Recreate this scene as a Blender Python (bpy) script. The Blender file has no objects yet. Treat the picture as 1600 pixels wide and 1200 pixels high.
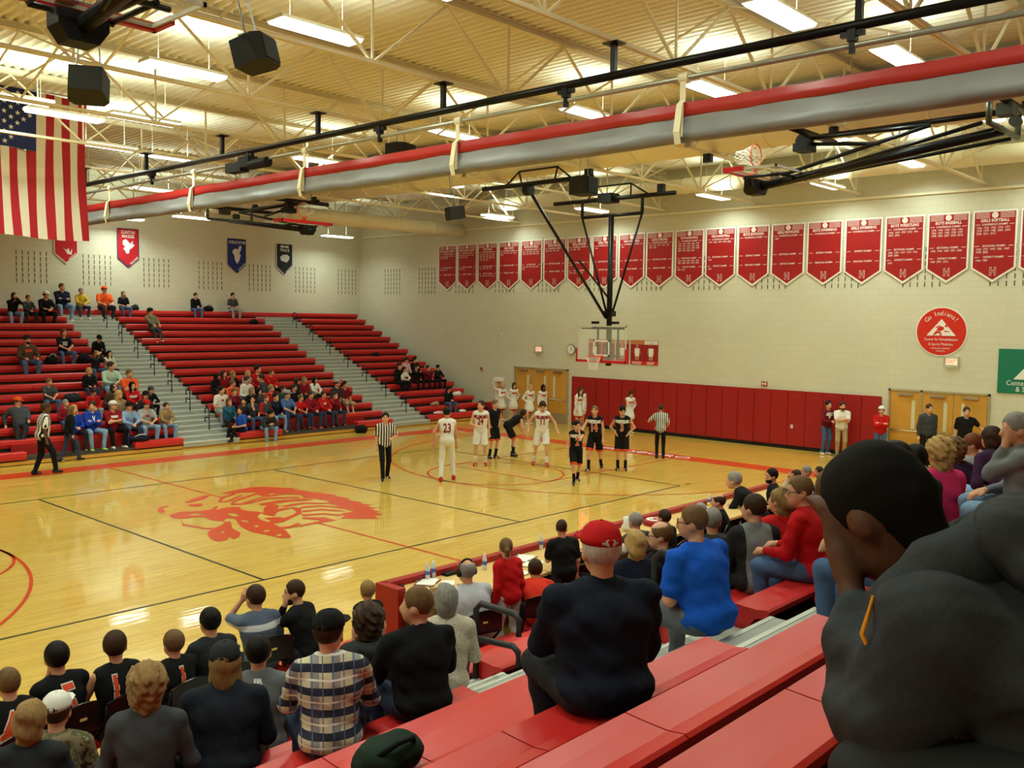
import bpy, bmesh, math, random
import numpy as np
from mathutils import Vector, Matrix, Euler
from mathutils.bvhtree import BVHTree

# ------------------------------------------------------------------ camera, world, exposure
SC = bpy.context.scene
CAM = np.array([-10.9226, -16.9970, 4.1256]); YAW, PITCH, ROLL, FPX = 0.742410, -0.0695655, 0.0129039, 1449.4
_f = np.array([math.cos(PITCH)*math.cos(YAW), math.cos(PITCH)*math.sin(YAW), math.sin(PITCH)])
_r = np.cross(_f, [0, 0, 1]); _r /= np.linalg.norm(_r); _u = np.cross(_r, _f)
_c, _s = math.cos(ROLL), math.sin(ROLL)
RX, UX = _c*_r + _s*_u, -_s*_r + _c*_u
cd = bpy.data.cameras.new('camera'); cam = bpy.data.objects.new('camera', cd)
SC.collection.objects.link(cam)
cam.matrix_world = Matrix(((RX[0], UX[0], -_f[0], CAM[0]), (RX[1], UX[1], -_f[1], CAM[1]), (RX[2], UX[2], -_f[2], CAM[2]), (0, 0, 0, 1)))
cd.sensor_fit = 'HORIZONTAL'; cd.sensor_width = 36; cd.lens = FPX/1600*36; cd.clip_start = 0.05; cd.clip_end = 200
SC.camera = cam
W = bpy.data.worlds.new('world'); SC.world = W; W.use_nodes = True
W.node_tree.nodes['Background'].inputs[0].default_value = (1, .93, .8, 1)
W.node_tree.nodes['Background'].inputs[1].default_value = 0.05
SC.view_settings.view_transform = 'Standard'; SC.view_settings.look = 'None'
SC.view_settings.gamma = 1; SC.view_settings.use_curve_mapping = False
SC.view_settings.exposure = 0.0
SC.cycles.use_denoising = True
SC.cycles.max_bounces = 7; SC.cycles.diffuse_bounces = 4; SC.cycles.glossy_bounces = 3; SC.cycles.transparent_max_bounces = 8
SC.cycles.sample_clamp_indirect = 6
LAMP_DOWN, UP_FILL = 66.0, 31.0          # watts of each suspended fixture downward, and of the fill added above it
LAMP_COL = (.83, 1.0, .86)

def ray(x, y):
    return RX*(x-800)/FPX + UX*(-(y-600)/FPX) + _f
def at(x, y, ax, v):
    d = ray(x, y); t = (v-CAM[ax])/d[ax]; return CAM + t*d

# ------------------------------------------------------------------ small helpers
COL = SC.collection
rnd = random.Random(7)
def tag(o, label=None, cat=None, group=None, kind=None):
    if label: o['label'] = label
    if cat: o['category'] = cat
    if group: o['group'] = group
    if kind: o['kind'] = kind
    return o
def srgb(r, g, b):
    f = lambda c: (c/255/12.92) if c/255 <= .04045 else ((c/255+.055)/1.055)**2.4
    return (f(r), f(g), f(b), 1)
MC = {}
def mat(col, rough=.7, metal=0, noise=.06, scale=8, emit=0, spec=.3, bump=0, key=''):
    k = (col, rough, metal, noise, scale, emit, spec, bump, key)
    if k in MC: return MC[k]
    m = bpy.data.materials.new(key or 'm'); m.use_nodes = True; nt = m.node_tree; b = nt.nodes['Principled BSDF']
    c = srgb(*col)
    b.inputs['Base Color'].default_value = c; b.inputs['Roughness'].default_value = rough
    b.inputs['Metallic'].default_value = metal; b.inputs['Specular IOR Level'].default_value = spec
    if emit:
        b.inputs['Emission Color'].default_value = c; b.inputs['Emission Strength'].default_value = emit
        if emit < 3: m.cycles.emission_sampling = 'NONE'
    elif noise:
        t = nt.nodes.new('ShaderNodeTexCoord'); n = nt.nodes.new('ShaderNodeTexNoise'); n.inputs['Scale'].default_value = scale
        n.inputs['Detail'].default_value = 3
        mr = nt.nodes.new('ShaderNodeMapRange'); mr.inputs[3].default_value = 1-noise; mr.inputs[4].default_value = 1+noise
        mx = nt.nodes.new('ShaderNodeVectorMath'); mx.operation = 'SCALE'; mx.inputs[0].default_value = c[:3]
        nt.links.new(t.outputs['Object'], n.inputs['Vector']); nt.links.new(n.outputs[0], mr.inputs[0])
        nt.links.new(mr.outputs[0], mx.inputs['Scale']); nt.links.new(mx.outputs[0], b.inputs['Base Color'])
        if bump:
            bp = nt.nodes.new('ShaderNodeBump'); bp.inputs['Strength'].default_value = bump; bp.inputs['Distance'].default_value = .01
            nt.links.new(n.outputs[0], bp.inputs['Height']); nt.links.new(bp.outputs[0], b.inputs['Normal'])
    MC[k] = m
    return m

class MB:
    """collects boxes, tubes and polygons into one mesh"""
    def __init__(s): s.v = []; s.f = []
    def raw(s, v, f):
        o = len(s.v); s.v += [tuple(p) for p in v]; s.f += [tuple(i+o for i in q) for q in f]; return s
    def box(s, x0, x1, y0, y1, z0, z1, M=None):
        v = [(x, y, z) for z in (z0, z1) for y in (y0, y1) for x in (x0, x1)]
        if M is not None: v = [M @ Vector(p) for p in v]
        return s.raw(v, [(0, 2, 3, 1), (4, 5, 7, 6), (0, 1, 5, 4), (2, 6, 7, 3), (0, 4, 6, 2), (1, 3, 7, 5)])
    def tube(s, pts, r, n=8, cap=True, r2=None):
        P = [Vector(p) for p in pts]; o = len(s.v); up = Vector((0, 0, 1)); N = len(P)
        for i, p in enumerate(P):
            d = (P[min(i+1, N-1)]-P[max(i-1, 0)]).normalized()
            a = d.cross(up)
            if a.length < 1e-3: a = d.cross(Vector((1, 0, 0)))
            a.normalize(); b = d.cross(a).normalized(); rr = r if r2 is None else r+(r2-r)*i/(N-1)
            for k in range(n):
                t = 2*math.pi*k/n; s.v.append(tuple(p+(a*math.cos(t)+b*math.sin(t))*rr))
        for i in range(N-1):
            for k in range(n):
                a0 = o+i*n+k; a1 = o+i*n+(k+1) % n; s.f.append((a0, a0+n, a1+n, a1))
        if cap:
            s.f.append(tuple(o+k for k in range(n))); s.f.append(tuple(o+(N-1)*n+k for k in reversed(range(n))))
        return s
    def bar(s, a, b, w, h=None):
        a, b = Vector(a), Vector(b); h = h or w; d = b-a; L = d.length
        q = d.to_track_quat('Z', 'Y').to_matrix().to_4x4(); q.translation = a
        return s.box(-w/2, w/2, -h/2, h/2, 0, L, q)
    def prism(s, poly, y0, y1, ax='y'):
        """poly of 2D points extruded along an axis"""
        n = len(poly)
        def P(a, b, t): return (a, t, b) if ax == 'y' else ((t, a, b) if ax == 'x' else (a, b, t))
        v = [P(a, b, y0) for a, b in poly]+[P(a, b, y1) for a, b in poly]
        f = [tuple(range(n)), tuple(reversed(range(n, 2*n)))]+[(i, i+n, (i+1) % n+n, (i+1) % n) for i in range(n)]
        return s.raw(v, f)
    def lathe(s, prof, n=16, M=None):
        o = len(s.v)
        for r, z in prof:
            for k in range(n):
                t = 2*math.pi*k/n; p = Vector((r*math.cos(t), r*math.sin(t), z)); s.v.append(tuple(M @ p if M is not None else p))
        for i in range(len(prof)-1):
            for k in range(n):
                a0 = o+i*n+k; a1 = o+i*n+(k+1) % n; s.f.append((a0, a1, a1+n, a0+n))
        s.f.append(tuple(o+k for k in reversed(range(n)))); s.f.append(tuple(o+(len(prof)-1)*n+k for k in range(n)))
        return s
    def mesh(s, name, m, smooth=False):
        me = bpy.data.meshes.new(name); me.from_pydata(s.v, [], s.f)
        bm = bmesh.new(); bm.from_mesh(me); bmesh.ops.recalc_face_normals(bm, faces=bm.faces); bm.to_mesh(me); bm.free()
        if smooth: me.shade_smooth()
        if m: me.materials.append(m)
        return me
    def build(s, name, m, parent=None, smooth=False, loc=None):
        return obj(name, s.mesh(name, m, smooth), parent, loc)
def obj(name, me, parent=None, loc=None, rot=None):
    o = bpy.data.objects.new(name, me); COL.objects.link(o)
    if parent is not None: o.parent = parent
    if loc is not None: o.location = loc
    if rot is not None: o.rotation_euler = rot
    return o
def empty(name, loc=(0, 0, 0), rz=0):
    o = bpy.data.objects.new(name, None); COL.objects.link(o); o.location = loc; o.rotation_euler = (0, 0, rz); o.empty_display_size = .1; return o
TXC = {}
def text_mesh(s, size, off=0, align='CENTER', ay='CENTER', sl=1.0, res=2):
    k = (s, size, off, align, ay, sl, res)
    if k not in TXC:
        cu = bpy.data.curves.new('t', 'FONT'); cu.body = s; cu.size = size; cu.align_x = align; cu.align_y = ay; cu.offset = off; cu.resolution_u = res; cu.space_line = sl
        to = bpy.data.objects.new('t', cu); TXC[k] = bpy.data.meshes.new_from_object(to); bpy.data.objects.remove(to); bpy.data.curves.remove(cu)
    return TXC[k]
def text(name, s, size, m, parent, M, off=0, sx=1.0, align='CENTER', ay='CENTER', sl=1.0):
    key = (s, size, off, align, ay, sl, m.name)
    if key not in TXC:
        me = text_mesh(s, size, off, align, ay, sl).copy(); me.materials.clear(); me.materials.append(m); TXC[key] = me
    o = obj(name, TXC[key], parent); o.matrix_local = M @ Matrix.Diagonal((sx, 1, 1, 1)); return o
def wallM(face, a, z):
    """matrix of a plane on the end wall (face 'x') or on the far side wall (face 'y'); local x reads left to right as seen from the court"""
    if face == 'x': return Matrix(((0, 0, -1, XW), (-1, 0, 0, a), (0, 1, 0, z), (0, 0, 0, 1)))
    return Matrix(((1, 0, 0, a), (0, 0, -1, YW), (0, 1, 0, z), (0, 0, 0, 1)))
def copy_tree(o, parent=None):
    c = o.copy(); COL.objects.link(c)
    if parent is not None:
        c.parent = parent; c.matrix_parent_inverse = o.matrix_parent_inverse.copy()
    for ch in list(o.children): copy_tree(ch, c)
    return c

XW, YW, ZC = 17.58, 19.35, 9.5            # end wall, side wall, roof deck
RED = (176, 22, 24); CREAM = (226, 212, 172)

# ------------------------------------------------------------------ node materials of the setting
def nodes(name):
    m = bpy.data.materials.new(name); m.use_nodes = True; nt = m.node_tree
    return m, nt, nt.nodes['Principled BSDF'], nt.nodes.new, nt.links.new
def floor_mat():
    m, nt, b, N, L = nodes('maple_boards')
    t = N('ShaderNodeTexCoord'); mp = N('ShaderNodeMapping'); L(t.outputs['Object'], mp.inputs[0])
    br = N('ShaderNodeTexBrick'); br.inputs['Scale'].default_value = 1; br.inputs['Brick Width'].default_value = .9
    br.inputs['Row Height'].default_value = .057; br.inputs['Mortar Size'].default_value = .0015; br.offset = .37; br.squash = 1
    br.inputs['Color1'].default_value = srgb(226, 190, 84); br.inputs['Color2'].default_value = srgb(214, 170, 64)
    br.inputs['Mortar'].default_value = srgb(170, 120, 44)
    L(mp.outputs[0], br.inputs['Vector'])
    n = N('ShaderNodeTexNoise'); n.inputs['Scale'].default_value = 1; n.inputs['Detail'].default_value = 6
    m2 = N('ShaderNodeMapping'); m2.inputs['Scale'].default_value = (1.2, 26, 1); L(t.outputs['Object'], m2.inputs[0]); L(m2.outputs[0], n.inputs['Vector'])
    mr = N('ShaderNodeMapRange'); mr.inputs[1].default_value = .3; mr.inputs[2].default_value = .72; mr.inputs[3].default_value = .86; mr.inputs[4].default_value = 1.1
    L(n.outputs[0], mr.inputs[0])
    sc = N('ShaderNodeVectorMath'); sc.operation = 'SCALE'; L(br.outputs[0], sc.inputs[0]); L(mr.outputs[0], sc.inputs['Scale'])
    L(sc.outputs[0], b.inputs['Base Color'])
    b.inputs['Roughness'].default_value = .38; b.inputs['Specular IOR Level'].default_value = .3
    b.inputs['Coat Weight'].default_value = .9; b.inputs['Coat Roughness'].default_value = .04
    n3 = N('ShaderNodeTexNoise'); m3 = N('ShaderNodeMapping'); m3.inputs['Scale'].default_value = (1.1, 11, 1); n3.inputs['Scale'].default_value = 1.0
    L(t.outputs['Object'], m3.inputs[0]); L(m3.outputs[0], n3.inputs['Vector'])
    bp = N('ShaderNodeBump'); bp.inputs['Strength'].default_value = .07; bp.inputs['Distance'].default_value = .01
    L(n3.outputs[0], bp.inputs['Height']); L(bp.outputs[0], b.inputs['Normal']); L(bp.outputs[0], b.inputs['Coat Normal'])
    return m
def block_mat():
    m, nt, b, N, L = nodes('painted_block')
    t = N('ShaderNodeTexCoord'); s = N('ShaderNodeSeparateXYZ'); c = N('ShaderNodeCombineXYZ'); a = N('ShaderNodeMath'); a.operation = 'ADD'
    L(t.outputs['Object'], s.inputs[0]); L(s.outputs[0], a.inputs[0]); L(s.outputs[1], a.inputs[1]); L(a.outputs[0], c.inputs[0]); L(s.outputs[2], c.inputs[1])
    br = N('ShaderNodeTexBrick'); br.inputs['Scale'].default_value = 1; br.inputs['Brick Width'].default_value = .4; br.inputs['Row Height'].default_value = .2
    br.inputs['Mortar Size'].default_value = .006; br.inputs['Color1'].default_value = srgb(211, 208, 186); br.inputs['Color2'].default_value = srgb(208, 205, 182)
    br.inputs['Mortar'].default_value = srgb(200, 196, 170); L(c.outputs[0], br.inputs['Vector'])
    n = N('ShaderNodeTexNoise'); n.inputs['Scale'].default_value = .7; n.inputs['Detail'].default_value = 4; L(t.outputs['Object'], n.inputs['Vector'])
    mr = N('ShaderNodeMapRange'); mr.inputs[3].default_value = .94; mr.inputs[4].default_value = 1.05; L(n.outputs[0], mr.inputs[0])
    sc = N('ShaderNodeVectorMath'); sc.operation = 'SCALE'; L(br.outputs[0], sc.inputs[0]); L(mr.outputs[0], sc.inputs['Scale']); L(sc.outputs[0], b.inputs['Base Color'])
    bp = N('ShaderNodeBump'); bp.inputs['Strength'].default_value = .25; bp.inputs['Distance'].default_value = .006; bp.invert = True
    L(br.outputs['Fac'], bp.inputs['Height']); L(bp.outputs[0], b.inputs['Normal']); b.inputs['Roughness'].default_value = .6
    return m
M_WALL = block_mat(); M_FLOOR = floor_mat()
M_STEEL = mat((238, 230, 202), .55, noise=.04, key='cream_steel'); M_DECK = mat((242, 236, 216), .65, noise=.05, scale=2, key='roof_deck')
M_BLK = mat((24, 24, 24), .35, .3, noise=.1, key='black_pipe'); M_DARK = mat((16, 16, 17), .6, key='black_matte')
M_RED = mat((200, 40, 38), .32, noise=.06, scale=3, spec=.5, key='red_plastic'); M_REDPAD = mat((158, 30, 30), .4, noise=.05, key='red_vinyl')
M_REDPAINT = mat((200, 62, 12), .3, noise=.04, spec=.5, key='red_floor_paint'); M_GREY = mat((168, 172, 164), .5, noise=.08, key='grey_deck')
M_WOOD = mat((206, 150, 62), .4, noise=.14, scale=3, key='golden_wood'); M_WHITE = mat((236, 234, 226), .6, noise=.02, key='white')
M_CHROME = mat((190, 190, 186), .25, .9, noise=.03, key='chrome'); M_LINEB = mat((40, 42, 34), .35, noise=0, key='black_line')

# ------------------------------------------------------------------ room shell
floor = MB().box(-18.2, 18, -20, 20, -.2, 0).build('floor', M_FLOOR); tag(floor, kind='structure')
for nm, b in (('wall_end', (XW, XW+.3, -19.65, 19.65, 0, 10.2)), ('wall_far_side', (-18, XW+.3, YW, YW+.3, 0, 10.2)),
              ('wall_behind', (-18, XW+.3, -YW-.3, -YW, 0, 10.2)), ('wall_left_end', (-18, -17.7, -19.65, 19.65, 0, 10.2))):
    tag(MB().box(*b).build(nm, M_WALL), kind='structure')
d = MB(); prof = []; x = -17.8; p = .2                                   # corrugated deck, ribs run across the hall
while x < XW: prof += [(x, ZC), (x+.07, ZC), (x+.1, ZC+.07), (x+.17, ZC+.07)]; x += p
n = len(prof); v = [(a, -19.5, b) for a, b in prof]+[(a, 19.5, b) for a, b in prof]
d.raw(v, [(i, i+1, i+1+n, i+n) for i in range(n-1)])
ceil = d.build('ceiling', M_DECK); tag(ceil, kind='structure')
tag(MB().box(-18.2, 18, -19.7, 19.7, ZC+.12, ZC+.3).build('roof', M_DECK, ceil), kind='structure')

# floor paint: sideline and baseline band, lines, emblem (thin painted sheets)
def sheet(name, quads, m, z=.003):
    mb = MB()
    for q in quads: mb.raw([(a, b, z) for a, b in q], [tuple(range(len(q)))])
    me = bpy.data.meshes.new(name); me.from_pydata(mb.v, [], mb.f); me.materials.append(m)
    return obj(name, me, floor)
def rect(x0, y0, x1, y1): return [(x0, y0), (x1, y0), (x1, y1), (x0, y1)]
def arc(cx, cy, r, a0, a1, w, n=48):
    out = []
    for i in range(n):
        t0 = math.radians(a0+(a1-a0)*i/n); t1 = math.radians(a0+(a1-a0)*(i+1)/n)
        out.append([(cx+(r-w)*math.cos(t0), cy+(r-w)*math.sin(t0)), (cx+r*math.cos(t0), cy+r*math.sin(t0)), (cx+r*math.cos(t1), cy+r*math.sin(t1)), (cx+(r-w)*math.cos(t1), cy+(r-w)*math.sin(t1))])
    return out
BW = .8
sheet('border_band', [rect(-12.8-BW, 7.62, 12.8+BW, 7.62+BW), rect(12.8, -7.62-BW, 12.8+BW, 7.62), rect(-12.8-BW, -7.62-BW, -12.8, 7.62), rect(-12.8, -7.62-.3, 12.8, -7.62)], M_REDPAINT, .002)
sheet('centre_line', [rect(-.03, 1.95, .03, 7.62), rect(-.03, -7.62, .03, -1.75)], M_REDPAINT, .004)
for sg in (1, -1):
    bx = 11.21
    q = arc(sg*bx, 0, 6.05, 90 if sg > 0 else -90, 270 if sg > 0 else 90, .055, 64)+arc(sg*7.01, 0, 1.85, 0, 360, .055)
    q += [rect(*sorted((sg*bx, sg*12.8))[:1], 6.0, max(sg*bx, sg*12.8), 6.05), rect(min(sg*bx, sg*12.8), -6.05, max(sg*bx, sg*12.8), -6.0)]
    q += [rect(min(sg*7.01, sg*12.8), y0, max(sg*7.01, sg*12.8), y0+.05) for y0 in (1.8, -1.85)]+[rect(sg*7.01-.025, -1.85, sg*7.01+.025, 1.85)]
    sheet('key_and_arc', q, M_REDPAINT, .004)
sheet('volleyball_lines', [rect(-9, y-.022, 9, y+.022) for y in (4.5, -4.5)]+[rect(x-.022, -4.5, x+.022, 4.5) for x in (-9, -3, 3, 9)]+[rect(9.25, -4.52, 9.5, -4.48)], M_LINEB, .005)
text('baseline_lettering', 'HILLSBORO', .55, M_WHITE, floor, Matrix.Translation((13.2, -.4, .006)) @ Matrix.Rotation(-math.pi/2, 4, 'Z'), sx=1.25)
EMB = [([(0.26,2.4),(0.64,2.5),(1.18,2.61),(1.46,2.44),(1.67,2.08),(1.91,1.73),(1.73,1.65),(1.89,1.21),(1.77,1.14),(2.05,0.87),(1.89,0.79),(2.08,0.43),(1.94,0.32),(2.03,-0.14),(1.88,-0.23),(1.95,-0.69),(1.82,-0.78),(1.95,-1.04),(1.75,-1.06),(1.79,-1.39),(1.59,-1.39),(1.61,-1.73),(1.46,-1.74),(1.45,-2.0),(1.24,-1.99),(1.11,-2.29),(0.55,-1.73),(0.86,-1.51),(0.88,-1.3),(1.2,-1.39),(1.2,-0.93),(1.13,-0.68),(1.33,-0.61),(1.31,-0.18),(1.49,-0.14),(1.44,0.39),(1.3,0.61),(1.47,0.95),(1.25,1.24),(1.05,1.29),(0.8,1.26),(0.73,1.41),(0.77,1.7),(0.89,1.95),(0.61,2.15),(0.31,2.25)],[[(0.97,1.57),(1.16,1.6),(1.18,1.49),(0.94,1.41)]]),([(-0.91,1.94),(-0.52,2.26),(-0.17,2.42),(-0.04,2.35),(-0.32,2.07),(-0.57,1.94),(-0.82,1.86)],[]),([(-0.3,1.58),(0.04,2.01),(0.46,2.2),(0.49,2.09),(0.04,1.87),(-0.26,1.54),(-0.12,1.51),(0.46,1.9),(0.48,1.82),(-0.17,1.36),(-0.35,1.46)],[]),([(-0.24,1.16),(0.02,1.46),(0.81,1.87),(0.81,1.72),(0.05,1.35),(-0.16,1.16),(-0.06,1.04),(0.7,1.39),(0.69,1.31),(-0.1,0.89),(-0.29,1.02)],[]),([(-0.1,0.89),(0.7,1.24),(1.27,0.84),(1.24,0.66),(0.67,1.06),(0.06,0.87)],[]),([(0.2,0.74),(0.75,0.76),(1.27,0.56),(1.35,0.27),(0.75,0.49),(0.15,0.52)],[]),([(0.39,0.21),(1.03,0.22),(1.31,-0.18),(1.27,-0.31),(0.94,0.03),(0.46,0.04)],[]),([(0.67,-0.17),(1.06,-0.27),(1.22,-0.63),(1.18,-0.81),(1.0,-0.42),(0.6,-0.3)],[]),([(0.46,-0.55),(0.89,-0.63),(1.09,-1.08),(1.04,-1.24),(0.79,-0.77),(0.39,-0.68)],[]),([(0.24,-0.83),(0.64,-1.05),(0.85,-1.49),(0.71,-1.5),(0.56,-1.15),(0.15,-0.99)],[]),([(0.08,-1.09),(0.42,-1.41),(0.41,-1.66),(0.39,-1.8),(-0.52,-1.77),(-0.53,-1.7),(0.19,-1.61),(0.0,-1.2)],[]),([(-1.72,1.55),(-1.53,1.87),(-1.3,1.91),(-1.35,1.78),(-1.52,1.73),(-1.64,1.34),(-1.8,1.25)],[]),([(-0.91,1.73),(-0.66,1.62),(-0.76,1.4),(-0.91,1.35),(-1.0,1.6)],[]),([(-1.73,1.0),(-1.41,1.13),(-1.06,0.91),(-0.8,0.92),(-0.56,1.2),(-0.6,1.06),(-0.8,0.78),(-0.5,0.88),(-0.25,0.72),(-0.38,0.51),(-0.37,0.25),(-0.26,0.02),(-0.25,-0.24),(-0.33,-0.16),(-0.56,-0.43),(-0.67,-0.78),(-0.66,-1.01),(-0.55,-0.9),(-0.51,-0.58),(-0.24,-0.74),(-0.21,-0.88),(0.12,-0.72),(0.32,-0.54),(0.51,-0.01),(0.6,-0.3),(0.3,-0.77),(-0.1,-0.98),(-0.46,-1.21),(-0.66,-1.19),(-0.85,-1.91),(-1.07,-2.4),(-1.24,-2.37),(-1.29,-1.99),(-1.37,-1.51),(-1.27,-0.97),(-0.97,-0.26),(-1.05,-0.07),(-1.26,-0.32),(-1.38,-0.09),(-1.36,0.35),(-1.58,0.45),(-1.75,0.49),(-1.84,0.69)],[[(-0.83,0.31),(-0.69,0.26),(-0.73,-0.07),(-0.88,-0.06)],[(-0.93,-0.41),(-0.88,-0.58),(-0.94,-0.75),(-1.0,-0.62)],[(-1.06,-1.07),(-0.94,-1.07),(-1.02,-1.22),(-1.1,-1.2)],[(-1.17,-1.59),(-1.01,-1.55),(-1.08,-1.69),(-1.18,-1.69)],[(-1.16,-2.02),(-1.05,-2.03),(-1.13,-2.18),(-1.21,-2.16)],[(-1.47,0.81),(-1.22,0.75),(-1.18,0.54),(-1.4,0.58)]]),([(-1.77,0.46),(-1.94,-0.0),(-1.87,-0.29),(-1.81,-0.6),(-1.65,-0.71),(-1.39,-0.53),(-1.27,-0.35),(-1.18,-0.45),(-1.39,-0.85),(-1.52,-0.94),(-1.87,-0.71),(-1.95,-0.38),(-2.02,-0.09)],[]),([(-2.0,-1.0),(-1.8,-0.78),(-1.53,-0.7),(-1.42,-0.87),(-1.51,-1.17),(-1.55,-1.43),(-1.76,-1.72),(-1.91,-1.78),(-1.87,-1.56),(-2.02,-1.76),(-2.2,-1.78),(-2.23,-1.66),(-2.16,-1.34)],[[(-1.77,-1.08),(-1.7,-1.08),(-1.76,-1.23),(-1.82,-1.21)]]),([(0.02,0.25),(0.36,0.58),(0.45,0.31),(0.18,-0.03),(0.43,0.01),(0.45,-0.16),(0.03,-0.26),(-0.27,-0.6),(-0.33,-0.29)],[]),([(-0.76,-1.53),(-0.56,-1.6),(-0.31,-1.47),(-0.27,-1.57),(-0.62,-1.75),(-0.83,-1.68)],[])]
def filled(polys, holes, name, m, z):
    bm = bmesh.new(); edges = []
    for P in polys+holes:
        vs = [bm.verts.new((a, b, z)) for a, b in P]
        edges += [bm.edges.new((vs[i], vs[(i+1) % len(vs)])) for i in range(len(vs))]
    bmesh.ops.triangle_fill(bm, use_beauty=False, use_dissolve=False, edges=edges, normal=(0, 0, 1))
    me = bpy.data.meshes.new(name); bm.to_mesh(me); bm.free(); me.materials.append(m); return me
for i, (P, H) in enumerate(EMB):
    o = obj('painted_emblem', filled([P], H, 'painted_emblem', M_REDPAINT, .0035+.0001*i), floor)

# ------------------------------------------------------------------ end wall: pads, doors, signs
def pads(y0, y1):
    root = empty('wall_padding', (XW, 0, 0)); tag(root, 'red vinyl wall pads along the end wall between the two sets of wooden doors', 'wall padding')
    n = round((y0-y1)/.61); w = (y0-y1)/n; me = None
    for i in range(n):
        if me is None:
            bm = bmesh.new(); bmesh.ops.create_cube(bm, size=1); bmesh.ops.scale(bm, vec=(.06, w-.006, 1.8), verts=bm.verts)
            bmesh.ops.bevel(bm, geom=bm.edges[:], offset=.015, segments=2, affect='EDGES'); me = bpy.data.meshes.new('pad_panel'); bm.to_mesh(me); bm.free(); me.materials.append(M_REDPAD)
        obj('pad_panel', me, root, (-.035, y0-(i+.5)*w, 1.02))
    MB().box(-.03, 0, y1, y0, 0, .115).build('rubber_base', M_DARK, root)
pads(5.92, -6.22)
def doors(nm, y0, y1, label_n):
    """triple wooden door set in a frame, y0 > y1"""
    fr = MB(); H = 2.18; F = .06
    fm = mat((170, 150, 110), .5, key='door_frame'); fm2 = M_WOOD
    for a in (y0, y1+F): fr.box(XW-.05, XW+.02, a-F, a, 0, H)
    fr.box(XW-.05, XW+.02, y1, y0, H-F, H)
    w = (y0-y1-2*F)/3; fr.box(XW-.05, XW+.02, y0-F-w-.03, y0-F-w+.03, 0, H)
    root = fr.build(nm, fm); tag(root, kind='structure')
    for i in range(3):
        a1 = y0-F-i*w-.012; a0 = a1-w+.024
        leaf = MB().box(XW-.03, XW+.01, a0, a1, .02, H-F-.01).build('door_leaf', fm2, root)
        wy = a0+.16 if i < 2 else a1-.30
        MB().box(XW-.04, XW-.028, wy, wy+.1, 1.0, 1.86).build('window_slit', mat((214, 208, 170), .2, key='slit_glass'), leaf)
        MB().box(XW-.09, XW-.03, a0+.22, a1-.22, 2.0, 2.07).build('door_closer', M_CHROME, leaf)
        MB().tube([(XW-.1, a0+.06, .95), (XW-.1, a1-.06, .95)], .018).box(XW-.1, XW-.03, a0+.04, a0+.09, .92, .98).box(XW-.1, XW-.03, a1-.09, a1-.04, .92, .98).build('push_bar', M_CHROME, leaf)
        MB().box(XW-.034, XW-.029, a0+.02, a1-.02, .03, .4).build('kick_plate', mat((176, 166, 140), .35, .6, key='kick'), leaf)
doors('door_1', 8.99, 6.12, 1); doors('door_2', -6.42, -9.27, 2)

M_BTXT = mat((238, 220, 214), .7, noise=0, key='banner_print')
SPORT = ['BOYS CROSS COUNTRY', 'GIRLS CROSS COUNTRY', 'BOYS GOLF', 'GIRLS GOLF', 'BOYS FOOTBALL', 'BOYS SOCCER', 'GIRLS SOCCER', 'GIRLS TENNIS', 'GIRLS VOLLEYBALL', 'QUICK RECALL',
         'BOYS BASKETBALL', 'GIRLS BASKETBALL', 'BOYS BOWLING', 'GIRLS BOWLING', 'BOYS SWIMMING', 'GIRLS SWIMMING', 'BOYS WRESTLING', 'BOYS BASEBALL', 'GIRLS SOFTBALL', 'GIRLS TRACK']
YR = [(8, 3, 0, 0, 0), (8, 2, 0, 0, 0), (18, 4, 5, 0, 0), (6, 0, 0, 0, 0), (10, 6, 0, 0, 0), (4, 0, 0, 0, 0), (3, 1, 4, 0, 0), (1, 0, 0, 0, 0), (1, 0, 0, 0, 0), (7, 0, 0, 0, 0), (19, 10, 2, 0, 0), (5, 1, 1, 0, 0),
      (0, 0, 0, 0, 0), (1, 0, 0, 0, 0), (0, 0, 0, 0, 0), (0, 0, 0, 0, 0), (7, 7, 1, 0, 0), (15, 5, 3, 0, 0), (13, 7, 2, 0, 0), (4, 2, 1, 0, 0)]
MID = {4: ('STATE PLAYOFFS', ''), 14: ('DISTRICT CHAMPS', 'REGIONAL CHAMPS'), 15: ('DISTRICT CHAMPS', 'REGIONAL CHAMPS'), 12: ('DISTRICT CHAMPS', 'REGIONAL CHAMPS')}
def years(n, seed):
    r = random.Random(seed); ys = sorted(r.sample(range(1936, 2014), n)); return '\n'.join('  '.join(str(y) for y in ys[i:i+5]) for i in range(0, n, 5))
def pennant(w, h, tip, border):
    """outline of a banner with a pointed foot, origin at the top centre"""
    b = border; P = [(-w/2, 0), (w/2, 0), (w/2, -h), (0, -h-tip), (-w/2, -h)]
    Q = [(-w/2+b, -b), (w/2-b, -b), (w/2-b, -h+b*.4), (0, -h-tip+b*1.5), (-w/2+b, -h+b*.4)]
    return P, Q
def cloth_sheet(name, poly, m, parent, y, t=.004, wav=0):
    bm = bmesh.new(); f = bm.faces.new([bm.verts.new((a, b, y)) for a, b in poly]); r = bmesh.ops.extrude_face_region(bm, geom=[f])
    for v in r['geom']:
        if isinstance(v, bmesh.types.BMVert): v.co.z -= t
    bmesh.ops.recalc_face_normals(bm, faces=bm.faces)
    me = bpy.data.meshes.new(name); bm.to_mesh(me); bm.free(); me.materials.append(m); return obj(name, me, parent)
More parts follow.
